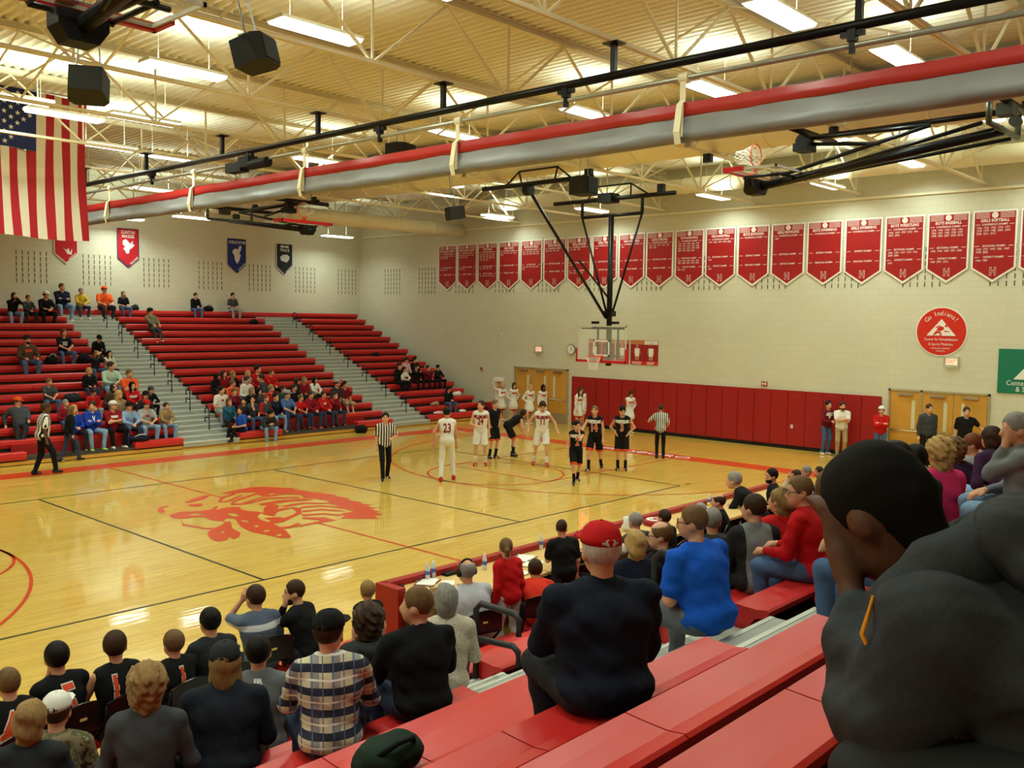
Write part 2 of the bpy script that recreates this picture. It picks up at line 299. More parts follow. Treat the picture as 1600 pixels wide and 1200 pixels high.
for i, sp in enumerate(SPORT):
    yc = 13.68-1.237*i-.585; z1 = 7.36
    M = wallM('x', yc, z1); M.translation.x = XW-.035
    root = empty('championship_banner'); root.matrix_world = M
    tag(root, 'red pointed championship banner reading %s' % sp, 'banner', 'red championship banners on the end wall')
    P, Q = pennant(1.16, 1.62, .4, .05)
    cloth_sheet('border', P, M_WHITE, root, 0); cloth_sheet('field', Q, M_REDPAD, root, .004)
    for k in range(4):
        for sg in (-1, 1):
            MB().box(*sorted((sg*.14, sg*.5)), -.088-.042*k, -.074-.042*k, .005, .007).build('stripe', M_BTXT, root)
    MB().lathe([(.085, 0), (.085, .004)], 20, Matrix.Translation((0, -.14, .005))).build('sport_badge', M_BTXT, root)
    T = lambda s, sz, y, x=0, al='CENTER', off=0: text('lettering', s, sz, M_BTXT, root, Matrix.Translation((x, y, .008)), off, .84, al)
    T(sp, .1 if len(sp) > 14 else .12, -.29, off=.003)
    mid = MID.get(i, ('SECTIONAL CHAMPS', 'DISTRICT CHAMPS'))
    zs = (-.40, -1.0, -1.31)
    for s, zz in zip(('CONFERENCE CHAMPS',)+mid, zs):
        if s:
            T(s, .075, zz, off=.001)
            for sg in (-1, 1): MB().box(*sorted((sg*.38, sg*.5)), zz-.006, zz+.006, .005, .007).build('rule', M_BTXT, root)
    for k, zz in zip(YR[i][:3], zs):
        if k:
            text('lettering', years(k, i*7+k), .085, M_BTXT, root, Matrix.Translation((-.47, zz-.05, .008)), 0, .84, 'LEFT', 'TOP', .95)
    t = text('letter_h', 'H', .3, M_BTXT, root, Matrix.Translation((0, -1.72, .008)), .016, .8)
    text('letter_h', 'H', .3, M_REDPAD, root, Matrix.Translation((0, -1.72, .010)), .004, .8)
def team_banner(a, top, bot, col, bcol, l1, l2, l3, label, emb):
    M = wallM('y', a, top); M.translation.y = YW-.04
    root = empty('team_banner'); root.matrix_world = M; tag(root, label, 'banner', 'opponent banners on the far side wall')
    h = top-bot; P, Q = pennant(.88, h-.36, .36, .035)
    cloth_sheet('border', P, mat(bcol, key='edge'), root, 0); cloth_sheet('field', Q, mat(col, .7), root, .004)
    if l1: text('lettering', l1, .17, M_WHITE, root, Matrix.Translation((0, -.16, .008)), .003, .75 if len(l1) > 6 else .95)
    if l2: text('lettering', l2, .17, M_WHITE, root, Matrix.Translation((0, -.32, .008)), .003, .95)
    text('lettering', l3, .12, M_WHITE, root, Matrix.Translation((.24, -h+.28, .008)) @ Matrix.Rotation(math.radians(42), 4, 'Z'), .002, .8)
    for poly, c in emb:
        cloth_sheet('emblem', poly, mat(c, .7), root, .009+.001*rnd.random())
BLUE = (62, 86, 190)
wing = [(-.22, -.5), (-.1, -.42), (0, -.5), (.08, -.6), (.2, -.46), (.18, -.62), (.28, -.62), (.16, -.76), (.06, -.82), (.02, -.98), (-.08, -1.0), (-.12, -.9), (-.2, -.8), (-.12, -.72), (-.22, -.64)]
team_banner(6.04, 7.52, 5.98, (186, 26, 36), (60, 50, 110), 'CLINTON', 'MASSIE', 'FALCONS', 'red banner with dark edge and blue bird emblem reading CLINTON MASSIE', [(wing, (214, 214, 226)), ([(x*.86+.005, y*.9-.07) for x, y in wing], BLUE)])
team_banner(10.86, 7.46, 5.97, (34, 52, 132), (26, 34, 70), 'CHILLICOTHE', '', 'CAVALIERS', 'blue banner with a plumed hat emblem reading CHILLICOTHE', [([(-.2, -.5), (-.05, -.42), (.05, -.48), (.12, -.3), (.22, -.3), (.18, -.5), (.1, -.6), (.18, -.7), (.1, -.95), (0, -1.08), (-.1, -.92), (-.14, -.7), (-.22, -.62)], (226, 226, 226)), ([(-.08, -.6), (.04, -.56), (.1, -.68), (.04, -.86), (0, -.96), (-.06, -.84), (-.1, -.7)], (30, 36, 60)), ([(-.03, -.68), (.05, -.7), (.02, -.84), (-.03, -.8)], (226, 226, 226))])
team_banner(13.28, 7.43, 5.99, (24, 30, 30), (214, 214, 210), 'MIAMI', 'TRACE', 'PANTHERS', 'black banner with a white panther head emblem reading MIAMI TRACE', [([(-.24, -.62), (-.1, -.52), (.12, -.5), (.26, -.6), (.22, -.74), (.1, -.86), (-.06, -.82), (-.2, -.78)], (200, 204, 200)), ([(-.14, -.64), (0, -.58), (.14, -.62), (.08, -.7), (.14, -.78), (0, -.76), (-.1, -.72)], (30, 34, 34)), ([(.02, -.66), (.16, -.66), (.06, -.69)], (200, 204, 200))])
team_banner(3.65, 7.5, 6.01, (190, 26, 34), (232, 222, 200), '', '', 'INDIANS', 'red banner with white edge half hidden behind the hanging flag', [([(-.1, -.9), (.0, -.98), (.08, -.9), (.14, -1.05), (.22, -.92), (.2, -1.15), (.04, -1.12), (-.02, -1.02)], (232, 222, 210))])

# acoustic slots in the block walls
def slots(face, a0, z0=5.24, z1=6.45):
    mb = MB(); w = 1.05
    for c in range(6):
        for r in range(6):
            a = a0+c*w/5; z = z0+r*.205
            if face == 'y': mb.box(a-.012, a+.012, YW-.012, YW+.05, z, z+.14)
            else: mb.box(XW-.012, XW+.05, a-.012, a+.012, z, z+.14)
    o = mb.build('acoustic_slots', mat((88, 78, 54), .9, key='slot'), bpy.data.objects['wall_far_side' if face == 'y' else 'wall_end']); tag(o, kind='stuff')
for k in range(-3, 7): slots('y', 1.89+2.4*k)
for k in range(12): slots('x', 16.35-2.41*k)

def on_wall(nm, y, z, label, cat, group=None):
    root = empty(nm); M = wallM('x', y, z); M.translation.x = XW-.005; root.matrix_world = M; tag(root, label, cat, group); return root
M_EXIT = mat((255, 92, 74), .5, emit=1.6, key='exit_letters'); M_EXW = mat((246, 226, 198), .5, emit=.55, key='exit_face')
def exit_sign(y, z, label, txt='EXIT'):
    r = on_wall('exit_sign', y, z, label, 'exit sign')
    MB().box(-.19, .19, -.14, .14, 0, .06).build('housing', mat((206, 200, 178), .5), r)
    MB().box(-.15, .15, -.085, .085, .058, .066).build('face', M_EXW, r)
    text('lettering', txt, .16, M_EXIT, r, Matrix.Translation((0, 0, .068)), .004, .8)
    fr = MB()
    for sx in (-1, 1): fr.tube([(sx*.2, -.16, .02), (sx*.2, -.16, .09), (sx*.2, .16, .09), (sx*.2, .16, .02)], .006, 5)
    fr.tube([(-.2, .16, .09), (.2, .16, .09)], .006, 5).tube([(-.2, -.16, .09), (.2, -.16, .09)], .006, 5); fr.build('wire_guard', M_CHROME, r)
exit_sign(-8.2, 3.06, 'EXIT sign in a wire guard above the doors on the right')
exit_sign(7.66, 2.94, 'EXIT sign beside the wall clock above the cheerleaders', 'EXIT')
r = on_wall('wall_clock', 5.98, 2.97, 'round white wall clock half behind the glass backboard', 'clock')
MB().lathe([(.2, 0), (.21, .05), (.19, .06)], 28).build('rim', mat((96, 92, 82), .5), r); MB().lathe([(.185, .055), (.185, .062)], 28).build('dial', M_WHITE, r)
hd = MB().box(-.008, .008, 0, .14, .064, .068); hd.box(0, .09, -.006, .008, .064, .068); hd.build('hands', M_DARK, r)
nm = MB()
for k in range(12):
    t = k*math.pi/6; nm.box(.155*math.cos(t)-.008, .155*math.cos(t)+.008, .155*math.sin(t)-.008, .155*math.sin(t)+.008, .063, .066)
nm.build('hour_marks', M_DARK, r)
r = on_wall('fire_strobe', -2.31, 2.09, 'small red fire alarm strobe above the wall pads', 'fire alarm'); MB().box(-.1, .1, -.07, .07, 0, .05).build('body', M_REDPAD, r); MB().box(-.07, -.01, -.03, .03, .05, .065).box(.02, .08, -.04, .04, .05, .056).build('lens', M_WHITE, r)
r = on_wall('alarm_horn', 10.92, 2.0, 'small beige and red alarm plate left of the wooden doors', 'fire alarm'); MB().box(-.09, .09, -.09, .09, 0, .03).build('plate', mat((214, 186, 160), .5), r); MB().box(-.05, .05, -.05, .05, .03, .045).build('grille', mat((150, 50, 40), .5), r)
r = on_wall('motion_sensor', 9.85, 3.45, 'tiny white sensor on the wall left of the exit sign', 'sensor'); MB().box(-.05, .05, -.04, .05, 0, .05).build('body', M_WHITE, r); MB().lathe([(.02, 0), (.015, .03)], 8, Matrix.Translation((-.02, 0, .05))).build('lens', M_DARK, r)
r = on_wall('wall_outlet', -1.9+.0, 0.0, 'small pale outlet low on the red wall pads', 'outlet'); r.location.z = .75; r.location.x = XW-.07; r.location.y = -3.35; MB().box(-.04, .04, -.06, .06, 0, .012).build('plate', M_WHITE, r)
MB().box(-.012, .012, -.035, -.01, .012, .015).box(-.012, .012, .01, .035, .012, .015).build('sockets', M_DARK, r)
# player posters
PO = [(4.83, .6, 'basketball player poster seen through the glass backboard on its left', ''), (4.2, .6, 'player poster seen through the target square of the backboard', ''), (3.54, .6, 'player poster behind the right edge of the glass backboard', ''),
      (2.86, .6, 'poster of a player in white uniform reading MOSLEY', 'MOSLEY'), (2.25, .62, 'poster of a wrestler in white singlet reading SISLEY', 'SISLEY')]
for k, (y, w, lab, tx) in enumerate(PO):
    r = on_wall('player_poster', y, 2.96, lab, 'poster', 'player posters on the end wall')
    MB().box(-w/2, w/2, -.45, .45, 0, .01).build('sheet', mat((150, 30, 36), .6, noise=.3, scale=6), r)
    MB().box(-w/2+.01, w/2-.01, -.44, -.32, .01, .012).build('name_strip', mat((214, 34, 24), .6), r)
    MB().box(-w/2+.01, w/2-.01, .3, .44, .01, .012).build('header', mat((196, 120, 70) if k != 4 else (226, 214, 200), .6, noise=.3, scale=20), r)
    if tx: text('lettering', tx, .13, M_WHITE, r, Matrix.Translation((0, -.385, .014)), .003, .9)
    skin = mat((190, 140, 100), .7)
    MB().lathe([(.05, 0), (.05, .004)], 12, Matrix.Translation((0, .3 if k == 4 else .24, .013))).prism([(-.13, .16), (.13, .16), (.15, -.05), (.11, -.06), (.08, .08), (.08, -.28), (.02, -.28), (0, -.1), (-.02, -.28), (-.08, -.28), (-.08, .08), (-.11, -.06), (-.15, -.05)], .012, .014, 'z').build('player_figure', skin, r)
    MB().prism([(-.09, .16), (.09, .16), (.09, -.14), (.01, -.14), (0, -.08), (-.01, -.14), (-.09, -.14)], .014, .016, 'z').build('player_uniform', M_WHITE, r)
def logo(root, s, z, c, txtc, y0):
    """white triangle with a running figure over lettering"""
    tri = [(-.62*s, y0), (.62*s, y0), (0, y0+.74*s)]; MB().prism(tri, z, z+.003, 'z').build('triangle', M_WHITE, root)
    fig = MB()
    fig.prism([(a*s, y0+b*s) for a, b in [(-.02, .42), (.12, .38), (.1, .26), (-.04, .2), (-.2, .24), (-.12, .38)]], z+.004, z+.006, 'z')
    fig.prism([(a*s, y0+b*s) for a, b in [(-.22, .22), (-.04, .18), (.04, .06), (-.02, 0), (-.08, .02), (-.02, .08), (-.14, .12), (-.28, .02), (-.36, .0), (-.3, .1)]], z+.004, z+.006, 'z')
    fig.prism([(a*s, y0+b*s) for a, b in [(-.26, .36), (-.08, .46), (-.04, .43), (-.22, .33)]], z+.004, z+.006, 'z')
    fig.prism([(a*s, y0+b*s) for a, b in [(.13, .22), (.36, .2), (.36, .17), (.13, .17)]], z+.004, z+.006, 'z')
    fig.lathe([(.055*s, 0), (.055*s, .003)], 12, Matrix.Translation((.2*s, y0+.43*s, z+.004)))
    fig.build('running_figure', c, root)
r = on_wall('round_sign', -7.86, 3.93, 'round red sign with white triangle and runner reading Go Indians!', 'sign')
MB().lathe([(.72, 0), (.72, .012)], 48).build('rim', M_WHITE, r); MB().lathe([(.69, .012), (.69, .016)], 48).build('disc', mat((206, 44, 28), .5, noise=.02), r)
logo(r, .66, .018, mat((206, 44, 28), .5, noise=.02), M_WHITE, -.12)
for k, ch in enumerate('Go Indians!'):
    a = math.radians(50-10*k); text('lettering', ch, .19, M_WHITE, r, Matrix.Rotation(a, 4, 'Z') @ Matrix.Translation((0, .53, .02)), 0)
text('lettering', 'Center for Rehabilitation', .105, M_WHITE, r, Matrix.Translation((0, -.23, .02)), 0, .88); text('lettering', '& Sports Medicine', .105, M_WHITE, r, Matrix.Translation((0, -.37, .02)), 0, .88)
text('lettering', 'HIGHLAND DISTRICT', .055, M_WHITE, r, Matrix.Translation((0, -.49, .02))); text('lettering', 'HOSPITAL', .055, M_WHITE, r, Matrix.Translation((0, -.57, .02)))
r = on_wall('green_banner', -10.55, 2.86, 'green banner with white triangle and runner at the right edge of the wall', 'banner'); g = mat((26, 116, 90), .6)
MB().box(-1.12, 1.12, -.62, .62, 0, .02).build('cloth', g, r); logo(r, 1.15, .022, g, M_WHITE, -.22)
text('lettering', 'Center for Rehabilitation', .2, M_WHITE, r, Matrix.Translation((.02, -.33, .024)), 0, .9); text('lettering', '& Sports Medicine', .2, M_WHITE, r, Matrix.Translation((.02, -.5, .024)), 0, .9)

# ------------------------------------------------------------------ roof steel, lamps, ducts
ZB = 8.08                                 # underside of the bottom chords
def truss(y, proto=None):
    if proto:
        t = copy_tree(proto); t.location.y = y; return t
    root = empty('roof_truss', (0, y, 0))
    MB().box(-17.65, XW, -.055, -.008, ZB, ZB+.05).box(-17.65, XW, .008, .055, ZB, ZB+.05).box(-17.65, XW, -.055, .055, ZB+.045, ZB+.055).build('bottom_chord', M_STEEL, root)
    MB().box(-17.65, XW, -.08, -.008, ZC-.13, ZC-.12).box(-17.65, XW, .008, .08, ZC-.13, ZC-.12).box(-17.65, XW, -.02, .02, ZC-.13, ZC-.01).box(-17.65, XW, -.09, .09, ZC-.02, ZC-.005).build('top_chord', M_STEEL, root)
    h = ZC-.12-ZB-.05; L = 1.56
    vm = MB().bar((0, 0, 0), (0, 0, h), .035).mesh('web_post', M_STEEL)
    d1 = MB().bar((0, 0, 0), (L, 0, h), .05, .035).mesh('web_brace', M_STEEL); d2 = MB().bar((0, 0, 0), (-L, 0, h), .05, .035).mesh('web_brace', M_STEEL)
    x = -1.52-3.12*5
    while x < 17.5:
        obj('web_post', vm, root, (x, 0, ZB+.05))
        if x+L < XW: obj('web_brace', d1, root, (x+.03, 0, ZB+.05))
        if x-L > -17.7: obj('web_brace', d2, root, (x-.03, 0, ZB+.05))
        x += 3.12
    return root
TY = [-1.77+3.55*k for k in range(-4, 6)]
t0 = truss(TY[0]); tr = [t0]+[truss(y, t0) for y in TY[1:]]
NM = ['above the near stands', 'next to the near stands', 'over the scorers table', 'over the near half of the court', 'over the middle of the court', 'behind the middle of the court', 'over the far half of the court', 'over the front of the far stands', 'over the far stands', 'along the far side wall']
for t, s in zip(tr, NM): tag(t, 'long cream steel roof truss running %s' % s, 'roof truss', 'parallel roof trusses')
br = empty('cross_bracing'); tag(br, 'thin cream diagonal bracing rods between the roof trusses', 'bracing')
for x in (-9.3, -4.2, 3.1, 9.3, 14.0):
    for a, b in zip(TY[:-1], TY[1:]):
        MB().bar((x, a, ZB+.06), (x, b, ZC-.12), .03).build('brace_rod', M_STEEL, br); MB().bar((x+.05, a, ZC-.12), (x+.05, b, ZB+.06), .03).build('brace_rod', M_STEEL, br)
# lamps
M_LAMP = mat((255, 252, 238), .5, emit=3.6, key='lamp_and_fill_glow'); M_LB = mat((214, 206, 184), .5, key='lamp_body')
def lamp_light(name, sz, power, loc, up):
    l = bpy.data.lights.new(name, 'AREA'); l.shape = 'RECTANGLE'; l.size = 1.2; l.size_y = sz; l.energy = power; l.color = LAMP_COL; l.spread = math.radians(150)
    return l
def make_lamp():
    root = empty('suspended_lamp')
    MB().prism([(-.19, .0), (.19, 0), (.23, -.06), (-.23, -.06)], -.78, .78, 'x').build('housing', M_LB, root)
    MB().prism([(-.22, -.062), (.22, -.062), (.17, -.11), (-.17, -.11)], -.76, .76, 'x').build('diffuser', M_LAMP, root)
    MB().tube([(-.5, 0, .0), (-.5, 0, .8)], .006, 4).tube([(.5, 0, 0), (.5, 0, .8)], .006, 4).build('hanger_wire', M_STEEL, root)
    ld = bpy.data.objects.new('lamp_light', lamp_light('down', .26, LAMP_DOWN, 0, 0)); COL.objects.link(ld); ld.parent = root; ld.location = (0, 0, -.118)
    lu = bpy.data.objects.new('lamp_and_fill_glow', lamp_light('up', .26, UP_FILL, 0, 1)); COL.objects.link(lu); lu.parent = root; lu.location = (0, 0, .03); lu.rotation_euler = (math.pi, 0, 0)  # added upward fill to brighten the roof deck; the fixtures shine down only
    return root
LZ = 8.72
LP = [tuple(at(x, y, 2, z)) for x, y, z in [(495, 42, LZ), (288, 104, LZ), (102, 175, 8.45), (20, 148, LZ), (225, 182, 8.5), (711, 207, LZ), (1101, 227, LZ), (906, 251, LZ), (920, 173, LZ), (1405, 84, LZ), (1220, 15, LZ), (1116, 304, 8.3), (1294, 286, 8.3),
      (165, 224, 8.55), (266, 242, 8.45), (241, 293, 8.35), (497, 247, 8.65), (561, 299, 8.5), (692, 284, 8.5), (656, 354, 7.95), (527, 367, 7.85), (302, 337, 7.95), (925, 325, 8.2), (160, 343, 7.85), (1545, 158, 8.6), (793, 337, 8.3), (30, 213, 8.6)]]
for yy in (-14.2, -10.7, -7.1, -3.7, 3.6, 10.6): LP += [(-13.6, yy, LZ), (-8.4, yy, LZ)]
LP += [(x, y, LZ) for y in (-14.2, -7.3) for x in (-2.4, 5.3, 10.9, 16)]+[(-2.4, -10.7, LZ), (10.9, -10.7, LZ), (16, -10.7, LZ)]
LL = ['bright lamp above the upper left loudspeaker', 'bright lamp between the two upper left loudspeakers', 'long lamp crossing the top edge of the flag', 'lamp behind the top left corner of the flag', 'lamp row glowing behind the truss right of the flag',
 'lamp behind the curtain strap above the small loudspeaker', 'lamp just under the curtain left of the folded glass basket', 'lamp under the curtain above the lowered hoop', 'lamp touching the red curtain hem above the lowered hoop', 'bright lamp above the red hem at upper right',
 'very bright lamp cut by the top edge near upper right', 'lamp above the bowling banners', 'lamp above the swimming banners', 'small lamp right of the flag behind the upper truss', 'lamp right of the flag behind the lower truss', 'lamp above the left end of the curtain',
 'lamp above the curtain left of its second strap', 'lamp just below the curtain right of the folded far basket', 'lamp under the curtain left of the corner loudspeaker', 'lamp near the corner beside the end of the duct', 'lamp under the folded far side basket', 'lamp above the blue banner under the curtain',
 'lamp seen through the frame of the lowered hoop', 'lamp at the right edge of the flag below the curtain', 'lamp behind the winch of the folded glass basket', 'lamp left of the long brace of the lowered hoop', 'lamp hidden behind the flag star field']
LP = [(min(x, 16.2), min(y, 18.2), z) for x, y, z in LP]
L0 = make_lamp()
for i, (x, y, z) in enumerate(LP):
    o = L0 if i == 0 else copy_tree(L0); o.location = (x, y, z)
    for ch in o.children:
        if ch.name.startswith('hanger_wire'): ch.scale.z = (ZC-z)/.8
    tag(o, LL[i] if i < len(LL) else 'white suspended fluorescent lamp overhead outside the view of the photo', 'ceiling lamp', 'suspended fluorescent lamps')
# ducts
def duct(pts, r, label, joints=True, m=None):
    root = empty('air_duct'); tag(root, label, 'duct'); m = m or M_STEEL
    MB().tube(pts, r, 28).build('duct_body', m, root, True)
    a, b = Vector(pts[0]), Vector(pts[-1]); L = (b-a).length; d = (b-a)/L; k = 1.5
    while k < L:
        p = a+d*k; MB().tube([p-d*.03, p+d*.03], r+.02, 28).build('joint_band', m, root, True); k += 1.8
duct([(9.0, -19, 8.78), (9.0, 15.2, 8.78)], .62, 'huge cream round duct crossing the hall behind the rolled curtain')
duct([(16.9, -19, 8.78), (16.9, 12.4, 8.78)], .26, 'cream round duct running along the end wall above the banners')
duct([(8.8, 12.2, 7.9), (17.5, 12.2, 7.9)], .27, 'cream round duct ending at the end wall near the corner')
MB().box(XW-.06, XW, -19, 19, 7.93, 8.0).build('wall_ledge', M_STEEL, bpy.data.objects['wall_end'])['kind'] = 'structure'

# ------------------------------------------------------------------ rolled divider curtain at centre court
cr = empty('divider_curtain', (0, 0, 0)); tag(cr, 'rolled divider curtain of red and grey vinyl hung across the gym', 'divider curtain')
CY0, CY1 = -17.0, 14.0
def curtain_part(name, prof, m, seed):
    """profile of (x, z) pairs swept along the hall with small sags and wrinkles"""
    r = random.Random(seed); n = 130; vs = []; fs = []; k = len(prof)
    for i in range(n+1):
        y = CY0+(CY1-CY0)*i/n; t = ((y+10.1) % 4.35)/4.35
        for j, (x, z) in enumerate(prof):
            sag = .02*math.sin(math.pi*t)*(1 if z < 6.8 else .3); vs.append((x+r.uniform(-.008, .008)+.006*math.sin(y*5+j), y, z-sag+r.uniform(-.003, .003)))
    for i in range(n):
        for j in range(k-1): fs.append((i*k+j, i*k+j+1, (i+1)*k+j+1, (i+1)*k+j))
    me = bpy.data.meshes.new(name); me.from_pydata(vs, [], fs); me.shade_smooth(); me.materials.append(m); obj(name, me, cr)
curtain_part('red_hem', [(-.03, 7.06), (-.04, 6.97), (-.045, 6.87), (.0, 6.86), (.03, 6.95), (.02, 7.06), (-.03, 7.06)], mat((176, 40, 36), .35, spec=.5, key='red_curtain'), 1)
gp = [(-.04, 6.87), (-.045, 6.78), (-.06, 6.72)]+[(.02+.105*math.cos(t), 6.64+.1*math.sin(t)) for t in [math.radians(a) for a in range(150, 400, 23)]]+[(.04, 6.75), (.03, 6.87)]
curtain_part('grey_roll', gp, mat((132, 130, 128), .4, noise=.16, scale=2, spec=.4, key='grey_curtain'), 2)
mb = MB().tube([(0, CY0, 7.62), (0, CY1, 7.62)], .06, 14); mb.build('track_pipe', M_BLK, cr, True)
MB().tube([(0.02, CY0, 7.4), (0.02, CY1, 7.4)], .035, 12).build('winch_pipe', mat((176, 176, 160), .35, .5, key='zinc'), cr, True)
for y in TY: MB().box(-.035, .035, y-.04, y+.04, 7.66, ZB).box(-.11, .11, y-.13, y+.13, ZB-.02, ZB).build('hanger_post', M_BLK, cr)
y = -14.4
M_STRAP = mat((238, 226, 190), .6, key='strap')
while y < 13:
    s = MB().tube([(0.02, y-.07, 7.4), (0.02, y+.07, 7.4)], .075, 14).box(-.03, -.02, y-.045, y+.045, 7.0, 7.4).box(-.1, -.07, y-.05, y+.05, 6.6, 7.03)
    s.raw([(-.1, y-.05, 7.03), (-.1, y+.05, 7.03), (-.02, y+.05, 7.1), (-.02, y-.05, 7.1)], [(0, 1, 2, 3)])
    s.raw([(a, y+b, c) for a, c in ((-.1, 7.03), (-.17, 6.66), (-.12, 6.5), (0, 6.47), (.12, 6.5), (.17, 6.66)) for b in (-.05, .05)], [(0, 1, 3, 2), (2, 3, 5, 4), (4, 5, 7, 6), (6, 7, 9, 8), (8, 9, 11, 10)])
    s.build('lift_strap', M_STRAP, cr)
    p = y+2.05; ch = MB().box(-.05, .05, p-.05, p+.05, 7.44, 7.58).box(-.04, .04, p-.14, p+.14, 7.5, 7.56).box(-.03, .03, p-.03, p+.03, 7.3, 7.46); ch.build('pulley_bracket', M_BLK, cr)
    cc = MB()
    for k in range(6): cc.tube([(0, p, 7.3-k*.05), (.012, p+.01, 7.27-k*.05), (0, p, 7.245-k*.05)], .006, 4)
    cc.build('chain', M_CHROME, cr)
    y += 4.35
mo = MB().box(-.12, .12, .55, .95, 7.28, 7.5); mo.box(-.1, .14, .9, 1.5, 7.22, 7.42); mo.tube([(-.02, -.05, 7.32), (-.02, .6, 7.32)], .11, 12).build('winch_motor', M_DARK, cr)

# ------------------------------------------------------------------ basket gear
M_PAD = mat((196, 30, 34), .4, key='backboard_pad'); M_RIM = mat((226, 72, 30), .4, spec=.5, key='orange_rim')
def glass_mat():
    m, nt, b, N, L = nodes('board_glass'); b.inputs['Base Color'].default_value = (.85, .95, .85, 1); b.inputs['Roughness'].default_value = .03
    b.inputs['Alpha'].default_value = .13; b.inputs['Specular IOR Level'].default_value = .6; return m
M_GLASS = glass_mat()
def board(parent, M):
    """backboard in local axes: x width, z height, -y faces the court; origin bottom centre"""
    def add(mb, name, m, sm=False):
        o = mb.build(name, m, parent, sm); o.matrix_local = M; return o
    W_, H_ = .914, 1.067
    add(MB().box(-W_+.03, W_-.03, -.006, .006, .03, H_-.03), 'glass_board', M_GLASS)
    add(MB().box(-W_, W_, -.02, .02, H_-.035, H_).box(-W_, W_, -.02, .02, 0, .035).box(-W_, -W_+.035, -.02, .02, 0, H_).box(W_-.035, W_, -.02, .02, 0, H_), 'board_frame', mat((206, 206, 196), .4, .3, key='board_frame'))
    t = MB(); t.box(-.305, .305, -.012, -.008, .585, .635).box(-.305, .305, -.012, -.008, .15, .2).box(-.305, -.255, -.012, -.008, .15, .635).box(.255, .305, -.012, -.008, .15, .635); add(t, 'target_square', M_WHITE)
    p = MB().box(-W_-.03, W_+.03, -.045, .045, -.05, .03).box(-W_-.035, -W_+.01, -.045, .045, -.05, .38).box(W_-.01, W_+.035, -.045, .045, -.05, .38); add(p, 'edge_pad', M_PAD)
    rm = MB(); n = 28; ring = [(.23*math.cos(2*math.pi*k/n), -.39+.23*math.sin(2*math.pi*k/n), .15) for k in range(n+1)]
    rm.tube(ring, .011, 8, False).box(-.09, .09, -.03, .0, .02, .17); rm.prism([(-.09, -.02), (.09, -.02), (.06, -.17), (-.06, -.17)], .135, .15, 'z'); rm.tube([(0, -.17, .15), (0, -.03, .05)], .012)
    add(rm, 'rim', M_RIM, False)
    nt = MB()
    for k in range(12):
        for sg in (1, -1):
            pts = []
            for j in range(7):
                a = 2*math.pi*(k+sg*j*.5)/12; rr = .225-.095*min(1, j/4); pts.append((rr*math.cos(a), -.39+rr*math.sin(a), .14-j*.066))
            nt.tube(pts, .004, 4, False)
    add(nt, 'net', M_WHITE)
def bars(name, parent, segs, r=.035, m=None, n=10):
    mb = MB()
    for a, b in segs: mb.tube([a, b], r, n)
    return mb.build(name, m or M_BLK, parent, True)
# lowered main basket on the end-wall side
g = empty('basketball_hoop', (0, 0, 0)); tag(g, 'lowered glass backboard hung on a black mast before the end wall', 'basketball hoop')
Rz = Matrix.Rotation(-math.pi/2, 4, 'Z')
board(g, Matrix.Translation((11.58, 0, 2.9)) @ Rz)
MX = 11.95
bars('mast', g, [((MX, 0, 2.75), (MX, 0, 7.28))], .085); bars('header_pipe', g, [((8.55, -1.9, 7.88), (8.55, 2.1, 7.88))], .065); bars('header_pipe', g, [((MX, -2.25, 7.8), (MX, 2.25, 7.8))], .065)
bars('cross_bar', g, [((MX, -1.12, 7.3), (MX, 1.12, 7.3)), ((MX, 1.12, 7.3), (MX, 1.12, 7.8)), ((MX, -1.12, 7.3), (MX, -1.12, 7.8))], .05)
bars('side_brace', g, [((MX, 1.12, 7.3), (MX, .09, 4.3))]); bars('side_brace', g, [((MX, -1.12, 7.3), (MX, -.09, 4.3))])
bars('fold_brace', g, [((8.55, .35, 7.75), (MX-.1, .05, 4.2))], .045); bars('fold_brace', g, [((10.6, .16, 5.9), (MX-.05, -.05, 4.75))], .03)
bars('truss_frame', g, [((8.55, 1.2, 7.9), (8.55, .7, 8.25)), ((8.55, .7, 8.25), (8.55, -.7, 8.25)), ((8.55, -.7, 8.25), (8.55, -1.2, 7.9)), ((8.55, .7, 8.25), (8.55, .6, 7.9)), ((8.55, -.7, 8.25), (8.55, -.6, 7.9)),
     ((MX, .9, 7.85), (MX, .6, 8.2)), ((MX, .6, 8.2), (MX, -.7, 8.2)), ((MX, -.7, 8.2), (MX, -1.3, 7.85)), ((MX, -.7, 8.2), (MX, -.7, 7.85))], .025)
MB().box(MX-.25, MX+.2, -.15, .35, 7.68, 7.95).build('winch', M_DARK, g); MB().lathe([(.16, -.1), (.16, .1)], 14, Matrix.Translation((8.55, .35, 7.72)) @ Matrix.Rotation(math.pi/2, 4, 'X')).build('fold_hinge', M_DARK, g)
bars('board_bracket', g, [((MX-.05, .38, 3.0), (MX-.05, .38, 3.95)), ((MX-.05, -.38, 3.0), (MX-.05, -.38, 3.95)), ((MX-.05, -.6, 3.92), (MX-.05, .6, 3.92)), ((MX-.05, -.38, 3.05), (MX-.05, .38, 3.05)), ((11.62, .38, 3.92), (MX, .38, 3.92)), ((11.62, -.38, 3.92), (MX, -.38, 3.92))], .03)
MB().box(MX-.3, MX-.1, .3, .45, 4.02, 4.1).box(MX-.3, MX-.1, -.45, -.3, 4.02, 4.1).box(MX-.12, MX+.12, -.16, .16, 4.25, 4.42).build('clamps', M_BLK, g)
MB().box(11.6, 11.66, -.8, .8, 3.86, 3.9).build('top_bar', M_DARK, g)
